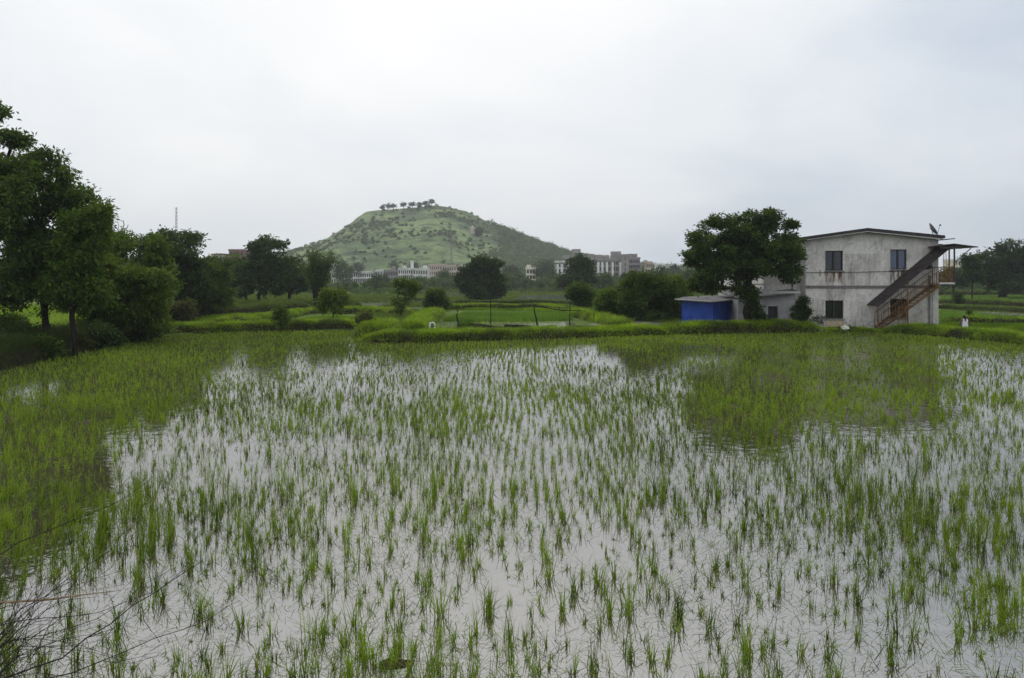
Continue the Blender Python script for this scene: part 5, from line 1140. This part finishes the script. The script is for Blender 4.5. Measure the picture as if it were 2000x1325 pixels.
# ------------------------------------------------------------------ person behind the bank
def person():
    Y = 45.9; x_ = XP(1885, Y); z_ = .26
    root = thing('person', 'person in a white sleeveless vest behind the bank right of the house, seen from behind', 'person', (x_, Y, z_), rz=R(-12))
    M_skin = simple('skin', (0.085, 0.045, 0.032), (0.12, 0.065, 0.045), 8, .6, .3); M_vest = simple('white_vest', (0.60, 0.60, 0.68), (0.74, 0.74, 0.78), 10, .8, .2); M_hair = simple('black_hair', (0.006, 0.006, 0.007), (0.015, 0.014, 0.014), 30, .5, .4)
    M_cloth = simple('dark_shorts', (0.03, 0.03, 0.05), (0.05, 0.05, 0.07), 10, .8, .2)
    # facing +Y (away). crouched: hips at .2, head top .88
    v = [(0, 0, .20), (0, .03, .34), (0, .04, .47), (0, .05, .56), (0, .07, .64), (0, .08, .70), (0, .085, .78), (0, .10, .835)]
    rads = [(.15, .12), (.135, .10), (.15, .105), (.145, .10), (.055, .055), (.062, .066), (.078, .09), (.060, .07)]
    ed = [(i, i + 1) for i in range(7)]
    def add(p, r_, frm): v.append(p); rads.append(r_); ed.append((frm, len(v) - 1)); return len(v) - 1
    for s_ in (-1, 1):
        a = add((s_ * .19, .05, .565), (.058, .058), 3); b = add((s_ * .245, .0, .42), (.046, .046), a); c = add((s_ * .275, .02, .30), (.038, .038), b); d = add((s_ * .26, .14, .18), (.028, .032), c); h = add((s_ * .25, .19, .15), (.030, .02), d)
        for k_, dxx in enumerate((-.03, -.01, .01, .03)):
            f1 = add((s_ * .25 + dxx, .235, .135), (.009, .009), h); add((s_ * .25 + dxx * 1.1, .275 - abs(dxx) * .3, .115), (.007, .007), f1)
        add((s_ * .25 - s_ * .05, .205, .145), (.010, .010), h)
        k1 = add((s_ * .10, .05, .16), (.095, .09), 0); k2 = add((s_ * .16, .36, .36), (.065, .065), k1); k3 = add((s_ * .15, .20, .10), (.048, .048), k2); k4 = add((s_ * .15, .18, .04), (.04, .035), k3); add((s_ * .16, .33, .025), (.04, .024), k4)
    me = bpy.data.meshes.new('body'); me.from_pydata(v, ed, []); me.update(); me.materials.append(M_skin)
    o = bpy.data.objects.new('body', me); C.objects.link(o); o.parent = root
    m1 = o.modifiers.new('skin', 'SKIN'); 
    for i, r_ in enumerate(rads): me.skin_vertices[0].data[i].radius = r_
    me.skin_vertices[0].data[0].use_root = True
    o.modifiers.new('sub', 'SUBSURF').levels = 2; o.modifiers['sub'].render_levels = 2
    # vest
    def shell(rings, name, m, n_=24, holes=None):
        b_ = MB()
        for (cx, cy, cz, rx, ry) in rings:
            for j in range(n_): t_ = 2 * math.pi * j / n_; b_.v.append((cx + rx * math.cos(t_), cy + ry * math.sin(t_), cz))
        for k_ in range(len(rings) - 1):
            for j in range(n_): a = k_ * n_ + j; b = k_ * n_ + (j + 1) % n_; b_.f.append((a, b, b + n_, a + n_))
        return b_.build(name, m, root, smooth=True)
    ve = shell([(0, 0, .14, .175, .145), (0, .01, .22, .172, .14), (0, .03, .34, .158, .125), (0, .04, .46, .165, .128), (0, .045, .52, .150, .122)], 'vest', M_vest)
    for s_ in (-1, 1):
        st = MB()
        for (px_, py_) in ((-.075, .0), (.0, .0)):
            pass
        st.hexa([(s_ * .045, -.085, .50), (s_ * .135, -.085, .50), (s_ * .135, -.06, .50), (s_ * .045, -.06, .50), (s_ * .065, -.04, .655), (s_ * .125, -.04, .645), (s_ * .125, -.01, .655), (s_ * .065, -.01, .665)])
        st.hexa([(s_ * .065, -.04, .655), (s_ * .125, -.04, .645), (s_ * .125, .12, .63), (s_ * .065, .12, .64), (s_ * .065, -.02, .672), (s_ * .125, -.02, .662), (s_ * .125, .11, .645), (s_ * .065, .11, .655)])
        st.build('vest_strap', M_vest, ve)
    hr = MB(); n_ = 16
    for j in range(8):
        ph = math.pi * .62 * j / 7
        for i in range(n_): t_ = 2 * math.pi * i / n_; hr.v.append((.092 * math.sin(ph) * math.cos(t_), .075 + .100 * math.sin(ph) * math.sin(t_), .785 + .105 * math.cos(ph)))
    for j in range(7):
        for i in range(n_): a = j * n_ + i; b = j * n_ + (i + 1) % n_; hr.f.append((a, b, b + n_, a + n_))
    ho = hr.build('hair', M_hair, root, smooth=True); ho.rotation_euler = (.0, 0, 0)
    for s_ in (-1, 1): MB().tube([(s_ * .088, .09, .755), (s_ * .098, .075, .775), (s_ * .096, .07, .795)], [.01, .016, .01], 6).build('ear', M_skin, root, smooth=True)
    MB().tube([(0, .155, .765), (0, .185, .745)], [.012, .018], 6).build('nose', M_skin, root, smooth=True)
    shell([(0, .01, .06, .16, .15), (0, .02, .14, .185, .16), (0, .02, .2, .178, .150)], 'shorts', M_cloth)
person()

# ------------------------------------------------------------------ bare thorny branches, bottom left
M_twig = simple('dark_twig', (0.018, 0.014, 0.014), (0.040, 0.032, 0.030), 20, .8, .2)
M_straw = simple('straw_stem', (0.24, 0.16, 0.10), (0.34, 0.24, 0.15), 20, .8, .2)
def branches():
    base = np.array([-3.05, 1.9, gz(-3.05, 1.9)]); root = thing('bare_shrub', 'bare dark thorny branches arching over the water in the bottom left corner', 'shrub', base)
    lines = [([(0, 1078), (77, 1046), (150, 1012), (225, 983), (298, 932)], 3.3, .006), ([(0, 1221), (74, 1176), (135, 1125), (199, 1092), (240, 1040)], 3.2, .006),
             ([(0, 1322), (64, 1301), (128, 1279), (180, 1240), (225, 1208), (266, 1182), (343, 1128), (391, 1099)], 2.9, .008), ([(30, 1330), (128, 1318), (225, 1282), (305, 1246), (382, 1227), (449, 1182)], 2.8, .006),
             ([(0, 942), (48, 910), (90, 888)], 3.5, .004), ([(0, 996), (51, 985), (110, 960)], 3.5, .004), ([(0, 1216), (100, 1208), (200, 1195), (290, 1160)], 3.1, .0055), ([(0, 1140), (60, 1115), (120, 1080), (180, 1030)], 3.2, .0045),
             ([(0, 1250), (90, 1240), (180, 1215), (250, 1170), (330, 1150)], 3.0, .005), ([(0, 1290), (50, 1230), (110, 1170), (150, 1100)], 2.9, .004), ([(10, 1325), (60, 1220), (72, 1170), (70, 1092)], 2.8, .004),
             ([(75, 1330), (76, 1200), (70, 1120)], 2.9, .003), ([(0, 1180), (40, 1150), (90, 1140), (140, 1120)], 3.0, .004), ([(150, 1330), (200, 1300), (260, 1290), (330, 1250)], 2.7, .004)]
    for _ in range(30):
        a0 = rng.uniform(-30, 60); b0 = rng.uniform(1200, 1330); an = rng.uniform(-.2, 1.3); ln = rng.uniform(80, 260)
        lines.append(([(a0 + ln * u_ * math.cos(an), b0 - ln * u_ * math.sin(an) - 14 * math.sin(3 * u_)) for u_ in (0, .35, .7, 1)], rng.uniform(2.5, 3.2), .0045))
    ends = []
    for i, (pts, Y, r_) in enumerate(lines):
        Ps = [W(a, b, Y + .25 * j / len(pts)) for j, (a, b) in enumerate(pts)]; start = Ps[0]
        pre = [base * (1 - u_) + start * u_ + np.array([0, 0, -.18 * math.sin(math.pi * u_)]) for u_ in (0, .4, .75)]
        full = np.array(pre + Ps) - base; cc = resample(full, .09); cc[3:-1] += rng.normal(0, .0045, (len(cc) - 4, 3))
        rr_ = np.linspace(r_ * 1.1, r_ * .15, len(cc)); b_ = MB(); b_.tube(list(cc), list(rr_), 5)
        L = len(cc)
        for k_ in range(int(L * .35), L - 1, 1):       # side twigs and thorns
            if rng.random() < .55:
                d = cc[k_ + 1] - cc[k_]; d /= np.linalg.norm(d); s_ = rng.normal(0, 1, 3); s_ -= d * (s_ @ d); s_ /= np.linalg.norm(s_); ln = rng.uniform(.05, .30)
                e1 = cc[k_] + (d * .8 + s_ * .45) * ln * .5; e2 = e1 + (d * .95 + s_ * .15 + np.array([0, 0, .05])) * ln * .5; b_.tube([cc[k_], e1, e2], [rr_[k_] * .55, rr_[k_] * .4, .0007], 4)
            if rng.random() < .5:
                s_ = rng.normal(0, 1, 3); s_ /= np.linalg.norm(s_); b_.tube([cc[k_], cc[k_] + s_ * .016], [.0014, .0004], 3)
        b_.build('branch', M_twig, root)
    st = [W(-60, 1182, 3.1), W(0, 1177, 3.1), W(96, 1171, 3.1), W(154, 1163, 3.1), W(237, 1153, 3.15)]
    o = MB().tube([p - st[0] for p in [st[0] + np.array([-.5, -.5, -.8])] + st], [.004, .005, .005, .0045, .003, .0012], 5).build('dry_stem', M_straw, None, loc=st[0])
    o.name = 'dry_reed'; tag(o, 'single straw coloured dry reed lying across the dark branches', 'reed')
branches()

# ------------------------------------------------------------------ haze
hb = MB().box(-2300, 2300, -170, 1900, -2, 140).build('haze', None)
t = NT('haze_mat'); pv = t.n('ShaderNodeVolumePrincipled'); pv.inputs['Color'].default_value = (0.88, 0.92, 0.96, 1); pv.inputs['Density'].default_value = 0.00035; pv.inputs['Anisotropy'].default_value = 0.3
t.l(pv.outputs[0], t.out.inputs['Volume']); hb.data.materials.append(t.m)
tag(hb, 'thin pale rain haze over the fields and the hill', 'haze', kind='stuff')
